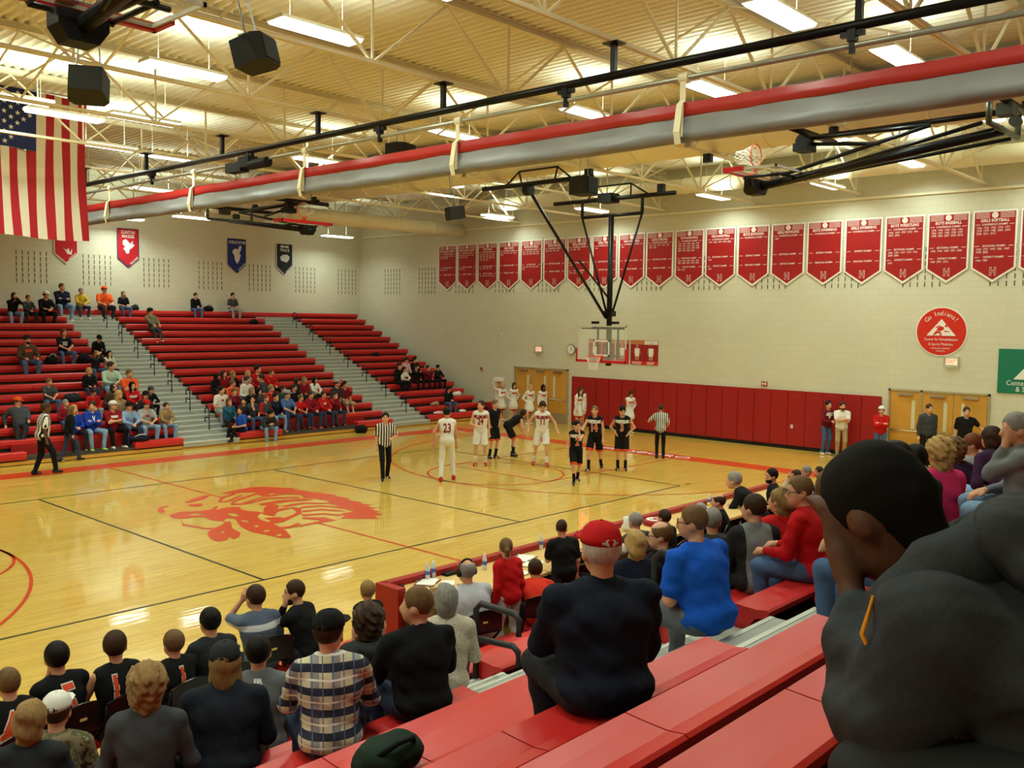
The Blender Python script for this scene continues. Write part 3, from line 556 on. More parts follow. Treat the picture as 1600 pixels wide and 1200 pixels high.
MB().box(8.48, 8.62, TY[3]-.1, TY[3]+.1, 7.88, ZB).box(8.48, 8.62, TY[4]-.1, TY[4]+.1, 7.88, ZB).box(MX-.07, MX+.07, TY[3]-.1, TY[3]+.1, 7.8, ZB).box(MX-.07, MX+.07, TY[4]-.1, TY[4]+.1, 7.8, ZB).build('roof_clamp', M_BLK, g)
# folded side baskets
def side_basket(sg, label, X0=6.3):
    g = empty('folded_side_basket', (X0, 0, 0)); tag(g, label, 'basketball hoop')
    # board lies flat, glass up, bottom edge towards the middle of the hall
    yb = sg*7.62; zb = 7.08
    R = Matrix(((1, 0, 0, 0), (0, 0, sg, 0), (0, -1, 0, 0), (0, 0, 0, 1)))   # local z -> outward, local -y -> up
    board(g, Matrix.Translation((0, yb, zb)) @ R)
    o0 = sg*7.5; o1 = sg*12.3
    bars('mast', g, [((.1, o0, 6.82), (.1, o1, 7.42))], .085)
    bars('board_bracket', g, [((-.35, yb+sg*.1, 7.0), (-.35, yb+sg*1.0, 7.0)), ((.45, yb+sg*.1, 7.0), (.45, yb+sg*1.0, 7.0)), ((-.5, yb+sg*.95, 6.98), (.6, yb+sg*.95, 6.98)), ((-.35, yb+sg*.1, 6.98), (.45, yb+sg*.1, 6.98))], .03)
    MB().prism([(-.14, 6.98), (.34, 6.98), (.34, 6.84), (.24, 6.7), (-.04, 6.7), (-.14, 6.84)], *sorted((yb-sg*.02, yb+sg*.26)), 'y').build('folding_foot', M_DARK, g)
    bars('frame_rail', g, [((-1.1, sg*8.6, 7.92), (-1.1, sg*12.6, 7.95))], .055); bars('frame_rail', g, [((1.15, sg*8.6, 7.92), (1.15, sg*12.6, 7.95))], .055)
    bars('frame_header', g, [((-1.2, sg*8.7, 7.85), (1.6, sg*8.7, 7.85))], .065); bars('frame_header', g, [((-1.4, sg*12.4, 7.85), (1.9, sg*12.4, 7.85))], .065)
    bars('swing_arm', g, [((-.75, sg*12.3, 7.82), (-.75, sg*12.3, 7.42)), ((-.75, sg*12.3, 7.42), (.95, sg*12.3, 7.42)), ((.95, sg*12.3, 7.42), (.95, sg*12.3, 7.82))], .05, mat((96, 104, 92), .4, .5, key='grey_arm'))
    bars('side_brace', g, [((-.75, sg*12.2, 7.42), (.05, sg*8.4, 6.9))]); bars('side_brace', g, [((.95, sg*12.2, 7.42), (.15, sg*8.4, 6.9))])
    bars('fold_brace', g, [((.1, sg*8.75, 7.7), (-.2, sg*11.2, 7.6)), ((.1, sg*8.75, 7.6), (.15, sg*10.2, 7.45)), ((-.2, sg*11.2, 7.6), (.1, sg*8.3, 7.05))], .038)
    MB().lathe([(.15, -.1), (.15, .1)], 14, Matrix.Translation((.1, sg*8.75, 7.65)) @ Matrix.Rotation(math.pi/2, 4, 'Y')).box(-.1, .3, *sorted((sg*8.6, sg*8.9)), 7.45, 7.6).build('fold_hinge', M_DARK, g)
    MB().box(-1.15, -1.05, *sorted((sg*8.78, sg*8.95)), 7.9, ZB).box(1.1, 1.2, *sorted((sg*8.78, sg*8.95)), 7.9, ZB).box(-1.15, -1.05, *sorted((sg*12.3, sg*12.5)), 7.9, ZB).box(1.1, 1.2, *sorted((sg*12.3, sg*12.5)), 7.9, ZB).build('roof_clamp', M_BLK, g)
    MB().box(-.22, .1, *sorted((sg*12.25, sg*12.5)), 7.62, 7.82).build('winch', mat((70, 74, 66), .5, .4, key='winch'), g); MB().lathe([(.09, 0), (.09, .2)], 14, Matrix.Translation((.3, sg*12.4, 7.6)) @ Matrix.Rotation(math.pi/2, 4, 'Y')).build('winch_drum', mat((70, 74, 66), .5, .4, key='winch'), g)
side_basket(-1, 'folded glass side basket over the near stands right of the curtain'); side_basket(1, 'folded side basket with red pad and white net over the far stands')
side_basket(-1, 'folded glass side basket close overhead at the upper left', -7.15)
# loudspeakers hung from the trusses
def speaker(px, py, yt, s, rz, tilt, label):
    p = at(px, py, 1, yt); r = empty('loudspeaker', tuple(p)); tag(r, label, 'loudspeaker'); r.rotation_euler = (tilt, 0, rz)
    a = .36*s; P = [(-a, -.16*s), (-a*.7, -.3*s), (a*.7, -.3*s), (a, -.16*s), (a*.8, .3*s), (-a*.8, .3*s)]
    MB().prism(P, -.24*s, .24*s, 'z').build('cabinet', mat((38, 38, 34), .7, noise=.1), r); MB().box(-a*.68, a*.68, -.32*s, -.29*s, -.2*s, .2*s).build('grille', mat((26, 27, 25), .8, noise=.3, scale=200), r)
    b = MB().box(-a*.9, a*.9, -.05, .05, .24*s, .27*s); hz = ZB-p[2]+.06
    for sx in (-.6, .6): b.tube([(sx*a, 0, .25*s), (sx*a*.5, 0, max(hz, .26*s+.02))], .01, 5)
    b.build('bracket', mat((150, 156, 158), .4, .5), r)
speaker(399, 84, TY[2], .56, .5, -.25, 'black loudspeaker beside the two nearest lamps at upper left')
speaker(137, 134, TY[3], .66, 2.6, .3, 'grey six-sided loudspeaker above the flag')
speaker(626, 240, TY[4], .8, .3, 0, 'black loudspeaker showing just above the red curtain hem')
speaker(711, 333, TY[5], .72, 1.2, -.15, 'black loudspeaker left of the lowered hoop above the corner')
speaker(912, 291, TY[3], .72, .1, 0, 'black box loudspeaker between the header pipes of the lowered hoop')

# ------------------------------------------------------------------ flag
def flag():
    yf = 6.95; p = at(141, 377, 1, yf); xr = p[0]; zb = p[2]; sw = .2; L = 3.5; W_ = 13*sw
    root = empty('hanging_flag', (xr, yf, zb)); tag(root, 'large American flag hung with its stripes upright from the roof', 'flag')
    def strip(name, x0, x1, z0, z1, m, dy=0):
        n = 26; vs = []
        for i in range(n+1):
            z = z0+(z1-z0)*i/n
            for x in (x0, (x0+x1)/2, x1):
                vs.append((x-.05*math.sin(z*.9+.4)-.04*(z/L), .05*math.sin(x*4+z*.8)+.03*math.sin(x*9-z*2)+dy, z+.03*math.sin(x*2.2)))
        fs = [(i*3+j, i*3+j+1, i*3+j+4, i*3+j+3) for i in range(n) for j in range(2)]
        me = bpy.data.meshes.new(name); me.from_pydata(vs, [], fs); me.shade_smooth(); me.materials.append(m); return obj(name, me, root)
    rd = mat((172, 30, 42), .75, noise=.08, scale=3, key='flag_red'); wh = mat((226, 216, 196), .8, noise=.06, scale=3, key='flag_white'); bl = mat((36, 46, 98), .8, noise=.1, scale=3, key='flag_blue')
    for k in range(13):
        x1 = -k*sw; top = L if k < 6 else L-1.42
        strip('red_stripe' if k % 2 == 0 else 'white_stripe', x1-sw, x1, 0, top, rd if k % 2 == 0 else wh)
    strip('star_field', -13*sw, -6*sw, L-1.42, L, bl)
    me = None
    for row in range(9):
        for c in range(6 if row % 2 == 0 else 5):
            x = -6*sw-1.4*(row+1)/10; z = L-1.42+1.42*(2*c+1+(row % 2))/12
            P = [(.065*(1 if q % 2 == 0 else .42)*math.sin(q*math.pi/5), .065*(1 if q % 2 == 0 else .42)*math.cos(q*math.pi/5)) for q in range(10)]
            if me is None: me = MB().prism(P, -.004, .0, 'y').mesh('star', M_WHITE)
            obj('star', me, root, (x-.05*math.sin(z*.9+.4)-.04*(z/L), .05*math.sin(x*4+z*.8)+.03*math.sin(x*9-z*2)-.012, z+.03*math.sin(x*2.2)))
    MB().tube([(-W_-.1, 0, L+.02), (0.02, 0, L+.02)], .02).tube([(-W_+.2, 0, L), (-W_+.2, 0, ZC-zb)], .008, 5).tube([(-.3, 0, L), (-.3, 0, ZC-zb)], .008, 5).build('hanging_bar', M_CHROME, root)
flag()

# ------------------------------------------------------------------ telescopic stands
NR, RS, RISE, Y0, Z0 = 16, .61, .262, 9.6, .36
def seat_z(i): return Z0+RISE*i
def row_y(i): return Y0+RS*i
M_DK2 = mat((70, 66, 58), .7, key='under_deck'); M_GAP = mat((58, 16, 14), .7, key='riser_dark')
def seat_profile():
    return [(0, -.02), (.02, 0), (.1, -.006), (.2, -.01), (.27, .0), (.285, -.012), (.28, -.05), (.18, -.08), (.09, -.2), (.015, -.205), (-.012, -.11)]
SEATW = {}
def seat_mesh(L, side):
    k = (round(L, 3), side)
    if k not in SEATW:
        P = [(side*a, b) for a, b in seat_profile()]; SEATW[k] = MB().prism(P, .004, L-.004, 'x').mesh('seat_module', M_RED)
    return SEATW[k]
def stand(name, label, x0, x1, side, mod, group, skip=None, first=0, rows=NR, bridge=0):
    """one bank of rows between two aisles; side +1 far, -1 near"""
    root = empty(name, (x0, side*Y0, 0)); tag(root, label, 'bleachers', group)
    n = max(1, round((x1-x0)/mod)); L = (x1-x0)/n
    for i in range(first, rows):
        z = seat_z(i); y = side*RS*i
        segs = [(0, n)]
        for k in range(n):
            xa = x0+k*L
            if skip and i == 0 and skip[0] <= xa+L/2 <= skip[1]: continue
            obj('seat_module', seat_mesh(L, side), root, (k*L, y, z))
        if i == NR-1 and bridge:
            nb = 1; obj('seat_module', seat_mesh(bridge, side), root, (x1-x0, y, z))
        dp = RS+.1 if i < NR-1 else .55
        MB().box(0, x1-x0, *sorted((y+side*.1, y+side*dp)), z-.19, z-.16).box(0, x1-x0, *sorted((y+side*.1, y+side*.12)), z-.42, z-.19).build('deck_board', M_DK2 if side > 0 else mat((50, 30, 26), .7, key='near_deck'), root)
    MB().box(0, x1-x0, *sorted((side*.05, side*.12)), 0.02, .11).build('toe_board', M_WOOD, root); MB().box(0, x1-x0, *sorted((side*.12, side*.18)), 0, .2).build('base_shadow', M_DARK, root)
    if skip: MB().box(skip[0]-x0, skip[1]-x0, *sorted((side*.56, side*.6)), .1, .5).build('front_panel', M_REDPAD, root)
    return root
def aisle(label, x0, x1, side, group):
    root = empty('aisle_steps', (x0, side*Y0, 0)); tag(root, label, 'steps', group); w = x1-x0
    me = MB().box(.01, w-.01, *sorted((0, side*.3)), -.03, 0).box(.01, w-.01, *sorted((side*.01, side*.03)), -.14, -.03).mesh('step_tread', M_GREY)
    nose = MB().box(.01, w-.01, *sorted((-side*.004, side*.035)), -.032, .004).mesh('step_nosing', mat((206, 210, 200), .4, .3, key='nosing'))
    for i in range((2*NR-2 if side > 0 else 23)):
        z = (Z0-.16)+RISE/2*i; y = side*(RS/2*i)
        t = obj('step_tread', me, root, (0, y, z)); obj('step_nosing', nose, t)
    MB().box(0, w, *sorted((side*.05, side*.12)), 0.0, .1).build('toe_board', M_WOOD, root)
    rr = range(1, NR-1, 2) if side > 0 else (3, 6)
    x = w*.62 if side > 0 else w-.03
    for i in rr:
        z = seat_z(i)-.16; y = side*RS*i; q = side; r = .019 if q > 0 else .028; L = .26 if q > 0 else .5
        pts = [(x, y, z), (x, y, z+.62), (x, y+q*.06, z+.68), (x, y+q*(L-.05), z+.68), (x, y+q*L, z+.64), (x, y+q*L, z+.5)]
        p2 = [(x, y, z+.36), (x, y+q*(L-.06), z+.4), (x, y+q*L, z+.36), (x, y+q*L, z+.24)]
        MB().tube(pts, r, 10).tube(p2, r, 10).build('handrail', M_BLK if q > 0 else mat((52, 52, 54), .45, .2, key='grey_rail'), root, True)
G1, G2 = 'far side bleacher banks', 'near side bleacher banks'
stand('far_bleachers', 'red far side bleachers left of the first grey aisle', -12.0, 3.15, 1, 1.52, G1, skip=(-1.6, 1.7), bridge=1.95)
stand('far_bleachers', 'red far side bleachers between the two grey aisles', 5.1, 11.5, 1, 1.6, G1, skip=(7.1, 10.6), bridge=1.9)
stand('far_bleachers', 'red far side bleachers right of the second grey aisle by the corner', 13.4, 17.0, 1, 1.8, G1)
aisle('grey aisle steps with handrails left of the student section', 3.15, 5.1, 1, 'far aisle steps'); aisle('grey aisle steps with handrails right of the student section', 11.5, 13.4, 1, 'far aisle steps')
tag(MB().box(-12, 17.0, row_y(15)+.56, YW-.01, 3.7, 3.95).build('trim_1', M_DK2), kind='structure')
stand('near_bleachers', 'red near side bleachers left of the near aisle in front of the camera', -14.6, -6.65, -1, 1.59, G2, rows=12)
stand('near_bleachers', 'red near side bleachers right of the near aisle', -5.25, 11.2, -1, 1.5, G2, rows=12)
def near_aisle():
    aisle('grey near aisle steps between the near bleacher banks', -6.65, -5.25, -1, 'near aisle steps')
near_aisle()

# ------------------------------------------------------------------ scorers' table and what stands on it
t = empty('scorers_table', (-3.65, -8.2, 0)); tag(t, 'long wood-topped scorers table with red padded front edge', 'table')
TL = 10.2
for k in range(5):
    a = k*TL/5; MB().box(a+.01, a+TL/5-.01, -.98, -.09, .74, .78).build('table_top', mat((214, 178, 112), .45, noise=.08, scale=3, key='maple_top'), t)
    MB().box(a, a+TL/5-.02, -.09, .03, .04, .86).build('front_pad', M_REDPAD, t); MB().box(a+.02, a+.06, -.92, -.1, 0, .74).build('leg_frame', M_DARK, t)
MB().box(-.1, .02, -.4, .03, 0, .86).build('end_pad', M_REDPAD, t); MB().box(-.02, .0, -.96, -.4, .04, .72).build('end_panel', mat((64, 36, 24), .5), t)
def small(nm, px, py, z, label, cat, group=None, rz=0):
    p = at(px, py, 2, z); r = empty(nm, (p[0], p[1], z), rz); tag(r, label, cat, group); return r
M_CLR = None
def bottle(px, py, z, label, group, cola=False):
    r = small('water_bottle', px, py, z, label, 'bottle', group)
    m = mat((214, 222, 220), .1, noise=0, spec=.8, key='clear_plastic')
    MB().lathe([(.03, 0), (.032, .01), (.032, .14), (.02, .185), (.013, .2)], 14).build('body', m, r, True); MB().lathe([(.033, .07), (.033, .12)], 14).build('paper_label', mat((80, 110, 190), .5), r); MB().lathe([(.015, .198), (.015, .22)], 10).build('cap', M_WHITE, r)
bottle(668, 906, .78, 'left clear water bottle of the pair on the near end of the table', 'water bottles on the table'); bottle(677, 902, .78, 'right clear water bottle of the pair on the near end of the table', 'water bottles on the table')
bottle(757, 890, .78, 'clear water bottle between the headphone man and the girl in red', 'water bottles on the table'); bottle(845, 858, .78, 'clear water bottle beside the standing man in black', 'water bottles on the table'); bottle(1108, 790, .78, 'clear water bottle near the far end of the table', 'water bottles on the table')
def paper(px, py, label, rz, w=.28, h=.22, board=None):
    r = small('paper_sheets' if not board else 'clipboard', px, py, .781, label, 'papers' if not board else 'clipboard', None, rz)
    if board: MB().box(-w/2-.02, w/2+.02, -h/2-.02, h/2+.02, 0, .005).build('board', mat((120, 40, 40), .5), r); MB().box(-.05, .05, h/2-.02, h/2+.03, .005, .025).build('clip', M_CHROME, r)
    MB().box(-w/2, w/2, -h/2, h/2, .006, .01).build('sheet', M_WHITE, r); MB().box(-w/2, w/2, -h/2, h/2, .012, .015, Matrix.Rotation(.2, 4, 'Z')).build('sheet', M_WHITE, r)
paper(668, 910, 'brown clipboard with white sheets left of the headphone man', .5, .3, .22, True); paper(662, 926, 'loose white sheets at the near corner of the table', .1); paper(700, 912, 'white sheets beside the headphone man', .7, .2, .16)
paper(818, 873, 'clipboard with white score sheets beside the girl in red', .3, .34, .24, True); paper(832, 882, 'open white score book beside the girl in red', .2, .34, .22); paper(820, 896, 'folded white card on the table edge', .1, .16, .12); paper(1000, 838, 'white printed pages in front of the man in green', .3, .4, .2)
r = small('mouse_microphone', 702, 898, .78, 'flat black device behind the water bottles', 'microphone'); MB().box(-.09, .09, -.05, .05, 0, .035).build('body', M_DARK, r); MB().tube([(.08, 0, .02), (.25, -.05, .01), (.4, .05, .01), (.6, 0, .01)], .005, 5).build('cable', M_DARK, r)
r = small('black_puck', 626, 917, .78, 'small flat black disc near the table end', 'speaker puck'); MB().lathe([(.05, 0), (.045, .02)], 16).build('disc', M_DARK, r, True)
r = small('possession_arrow', 910, 833, .8, 'glowing orange possession arrow sign on the table edge', 'arrow sign', None, .1); r.location = (at(911, 838, 1, -8.25)[0], -8.25, .86)
MB().box(-.16, .16, -.03, .03, 0, .03).build('base', M_DARK, r); MB().box(-.12, .12, -.006, .006, .03, .36).build('acrylic', M_GLASS, r)
na = MB()
for s_ in (1, .66, .33): na.tube([(-.07*s_, -.012, .2+.11*s_), (-.07*s_, -.012, .2-.11*s_), (.09*s_, -.012, .2), (-.07*s_, -.012, .2+.11*s_)], .006, 6)
na.tube([(-.12, -.01, .04), (-.12, -.01, .36), (.12, -.01, .36), (.12, -.01, .04)], .005, 5); na.build('neon_tubes', mat((255, 110, 50), .5, emit=2.6, key='neon'), r)
r = small('letter_stool', 1024, 818, .8, 'round red padded drum with a white logo on the table', 'drum'); MB().lathe([(.2, -.03), (.2, .05), (.17, .07)], 26).build('body', M_REDPAD, r); MB().lathe([(.15, .07), (.15, .074)], 26).build('disc', M_WHITE, r)
text('lettering', 'H', .2, M_REDPAD, r, Matrix.Translation((0, 0, .078)), .01)
r = small('yellow_pompom', 1112, 806, .78, 'yellow popcorn bag on the far end of the table', 'popcorn bag'); pb = MB()
for k in range(40): a, b, c = rnd.uniform(-.09, .09), rnd.uniform(-.09, .09), rnd.uniform(.1, .2); pb.box(a-.012, a+.012, b-.012, b+.012, c, c+.024)
tag(pb.build('popcorn', mat((244, 206, 70), .7), r), kind='stuff'); MB().lathe([(.06, 0), (.09, .14)], 12).build('paper_bag', M_WHITE, r)
r = small('keyboard_console', 1005, 840, .8, 'pale scoreboard console with rows of keys', 'console'); MB().box(-.2, .2, -.12, .12, 0, .04).build('case', mat((170, 200, 190), .5), r)
kb = MB()
for a in range(8):
    for b in range(4): kb.box(-.17+a*.045, -.14+a*.045, -.09+b*.05, -.055+b*.05, .04, .05)
kb.build('keys', M_DARK, r)
r = small('plastic_bag', 978, 828, .8, 'crumpled white plastic bag beside the console', 'plastic bag'); MB().lathe([(.05, 0), (.08, .05), (.04, .12), (.06, .2), (.01, .22)], 9).build('bag', M_WHITE, r, True); MB().tube([(-.02, 0, .19), (0, 0, .26), (.03, 0, .19)], .006, 5).build('handle', M_WHITE, r)
# folding chairs
def folding_chair():
    r = empty('folding_chair')
    fr = MB()
    for sx in (-.22, .22): fr.tube([(sx, .22, 0), (sx, -.02, .45), (sx, -.2, .62), (sx, -.24, .84)], .014, 7).tube([(sx*.95, -.24, 0), (sx*.95, .16, .44)], .014, 7)
    fr.tube([(-.22, .17, .1), (.22, .17, .1)], .01, 6).tube([(-.21, -.19, .06), (.21, -.19, .06)], .01, 6); fr.build('chair_frame', M_BLK, r, True)
    MB().prism([(-.21, -.17), (.21, -.17), (.2, .2), (.12, .24), (-.12, .24), (-.2, .2)], .43, .48, 'z').build('seat_cushion', M_REDPAD, r)
    n = 10; P = [(-.22+.44*k/n, .86+.045*math.sin(math.pi*k/n)) for k in range(n+1)]+[(.22, .64), (-.22, .64)]
    MB().prism(P, -.255, -.235, 'y').build('backrest', mat((22, 20, 18), .25, .2, spec=.6, key='black_enamel'), r); MB().box(-.03, .03, -.262, -.255, .76, .78).build('name_plate', mat((216, 190, 110), .4), r)
    return r
CH = folding_chair(); CHN = [0]
def chair(x, y, rz, label, group='black folding chairs along the sideline'):
    o = CH if CHN[0] == 0 else copy_tree(CH); CHN[0] += 1; o.location = (x, y, 0); o.rotation_euler = (0, 0, rz); tag(o, label, 'chair', group)

# ------------------------------------------------------------------ people: one continuous surface per body, grown from a distance field
def surface(prims, vox, k=.03, cuts=(), wr=0, wseed=0):
    lo = np.full(3, 1e9); hi = -lo
    for p in prims:
        if p[0] == 'c': a, b, r = np.array(p[1]), np.array(p[2]), max(p[3], p[4]); l, h = np.minimum(a, b)-r, np.maximum(a, b)+r
        else: c, r = np.array(p[1]), max(p[2]); l, h = c-r, c+r
        lo = np.minimum(lo, l); hi = np.maximum(hi, h)
    lo -= 2.5*vox; hi += 2.5*vox+wr; N = np.ceil((hi-lo)/vox).astype(int)+1
    F = np.full(N, .3, np.float32); ax = [lo[i]+vox*np.arange(N[i]) for i in range(3)]
    for p in prims:
        if p[0] == 'c': a, b = np.array(p[1]), np.array(p[2]); r = max(p[3], p[4]); l, h = np.minimum(a, b)-r, np.maximum(a, b)+r
        else: c = np.array(p[1]); r = max(p[2]); l, h = c-r, c+r
        mg = k+2*vox+wr
        i0 = np.maximum(((l-mg-lo)/vox).astype(int), 0); i1 = np.minimum(((h+mg-lo)/vox).astype(int)+2, N)
        X = ax[0][i0[0]:i1[0], None, None]; Y = ax[1][None, i0[1]:i1[1], None]; Z = ax[2][None, None, i0[2]:i1[2]]
        if p[0] == 'c':
            ab = b-a; L2 = max(ab@ab, 1e-9); h_ = np.clip(((X-a[0])*ab[0]+(Y-a[1])*ab[1]+(Z-a[2])*ab[2])/L2, 0, 1)
            d = np.sqrt((X-a[0]-h_*ab[0])**2+(Y-a[1]-h_*ab[1])**2+(Z-a[2]-h_*ab[2])**2)-(p[3]+h_*(p[4]-p[3]))
        else:
            R = p[3] if len(p) > 3 and p[3] is not None else np.eye(3)
            q = [((X-c[0])*R[0, j]+(Y-c[1])*R[1, j]+(Z-c[2])*R[2, j]) for j in range(3)]; rr = p[2]
            k0 = np.sqrt((q[0]/rr[0])**2+(q[1]/rr[1])**2+(q[2]/rr[2])**2)+1e-6; k1 = np.sqrt((q[0]/rr[0]**2)**2+(q[1]/rr[1]**2)**2+(q[2]/rr[2]**2)**2)+1e-6
            d = k0*(k0-1)/k1
        s = F[i0[0]:i1[0], i0[1]:i1[1], i0[2]:i1[2]]; h = np.clip(.5+.5*(s-d)/k, 0, 1)
        s[...] = s*(1-h)+d*h-k*h*(1-h)
    X, Y, Z = ax[0][:, None, None], ax[1][None, :, None], ax[2][None, None, :]
    if wr:
        w = wseed*1.7
        if wseed < 0: X, Y, Z = X*2.3, Y*2.3, Z*2.3
        F += wr*(np.sin(X*31+Z*17+w)*np.sin(Y*23-Z*29+w*2)+.7*np.sin(Z*47+X*13-Y*19+w)*np.sin(X*11+Y*9+w*3)+.35*np.sin(X*83+Y*61)*np.sin(Z*71+w))
    X, Y, Z = ax[0][:, None, None], ax[1][None, :, None], ax[2][None, None, :]
    for c in cuts:
        if c[0] == 'p': n = np.array(c[2], float); n /= np.linalg.norm(n); d = (X-c[1][0])*n[0]+(Y-c[1][1])*n[1]+(Z-c[1][2])*n[2]; F = np.maximum(F, d)
        else:
            R = c[3] if len(c) > 3 else np.eye(3); cc = c[1]; rr = c[2]
            q = [((X-cc[0])*R[0, j]+(Y-cc[1])*R[1, j]+(Z-cc[2])*R[2, j])/rr[j] for j in range(3)]
            F = np.maximum(F, -(np.sqrt(q[0]**2+q[1]**2+q[2]**2)-1)*min(rr))
    F[0], F[-1], F[:, 0], F[:, -1], F[:, :, 0], F[:, :, -1] = [.3]*6
    S = F < 0; C = S[:-1, :-1, :-1].astype(np.int8)
    cnt = sum(S[i:N[0]-1+i, j:N[1]-1+j, l:N[2]-1+l].astype(np.int8) for i in (0, 1) for j in (0, 1) for l in (0, 1))
    A = np.argwhere((cnt > 0) & (cnt < 8))
    if len(A) == 0: return [], []
    idx = np.full(tuple(N-1), -1, np.int32); idx[A[:, 0], A[:, 1], A[:, 2]] = np.arange(len(A))
    acc = np.zeros((len(A), 3)); num = np.zeros(len(A)); cor = [(i, j, l) for i in (0, 1) for j in (0, 1) for l in (0, 1)]
    for a in range(8):
        for b in range(a+1, 8):
            ca, cb = np.array(cor[a]), np.array(cor[b])
            if abs(ca-cb).sum() != 1: continue
            fa = F[A[:, 0]+ca[0], A[:, 1]+ca[1], A[:, 2]+ca[2]]; fb = F[A[:, 0]+cb[0], A[:, 1]+cb[1], A[:, 2]+cb[2]]
            m = (fa < 0) != (fb < 0); t = np.where(m, fa/np.where(m, fa-fb, 1), 0)
            acc += np.where(m[:, None], ca+(cb-ca)*t[:, None], 0); num += m
    V = lo+vox*(A+acc/num[:, None]); Q = []
    for axs in range(3):
        o1, o2 = (axs+1) % 3, (axs+2) % 3
        sl = [slice(None)]*3; sh = [slice(None)]*3; sl[axs] = slice(0, N[axs]-1); sh[axs] = slice(1, N[axs])
        E = S[tuple(sl)] != S[tuple(sh)]; P = np.argwhere(E); P = P[(P[:, o1] > 0) & (P[:, o2] > 0) & (P[:, o1] < N[o1]-1) & (P[:, o2] < N[o2]-1)]
        def g(d1, d2): q = P.copy(); q[:, o1] -= d1; q[:, o2] -= d2; return idx[q[:, 0], q[:, 1], q[:, 2]]
        f = np.stack([g(1, 1), g(0, 1), g(0, 0), g(1, 0)], 1); fl = S[P[:, 0], P[:, 1], P[:, 2]] == False; f[fl] = f[fl][:, ::-1]; Q.append(f)
    return V, np.concatenate(Q)
def smesh(name, V, Q, m):
    me = bpy.data.meshes.new(name); n = len(V); me.vertices.add(n); me.vertices.foreach_set('co', np.asarray(V, np.float32).ravel())
    me.loops.add(len(Q)*4); me.loops.foreach_set('vertex_index', np.asarray(Q, np.int32).ravel()); me.polygons.add(len(Q))
    me.polygons.foreach_set('loop_start', np.arange(0, len(Q)*4, 4)); me.update(); me.validate(); me.shade_smooth(); me.materials.append(m); return me

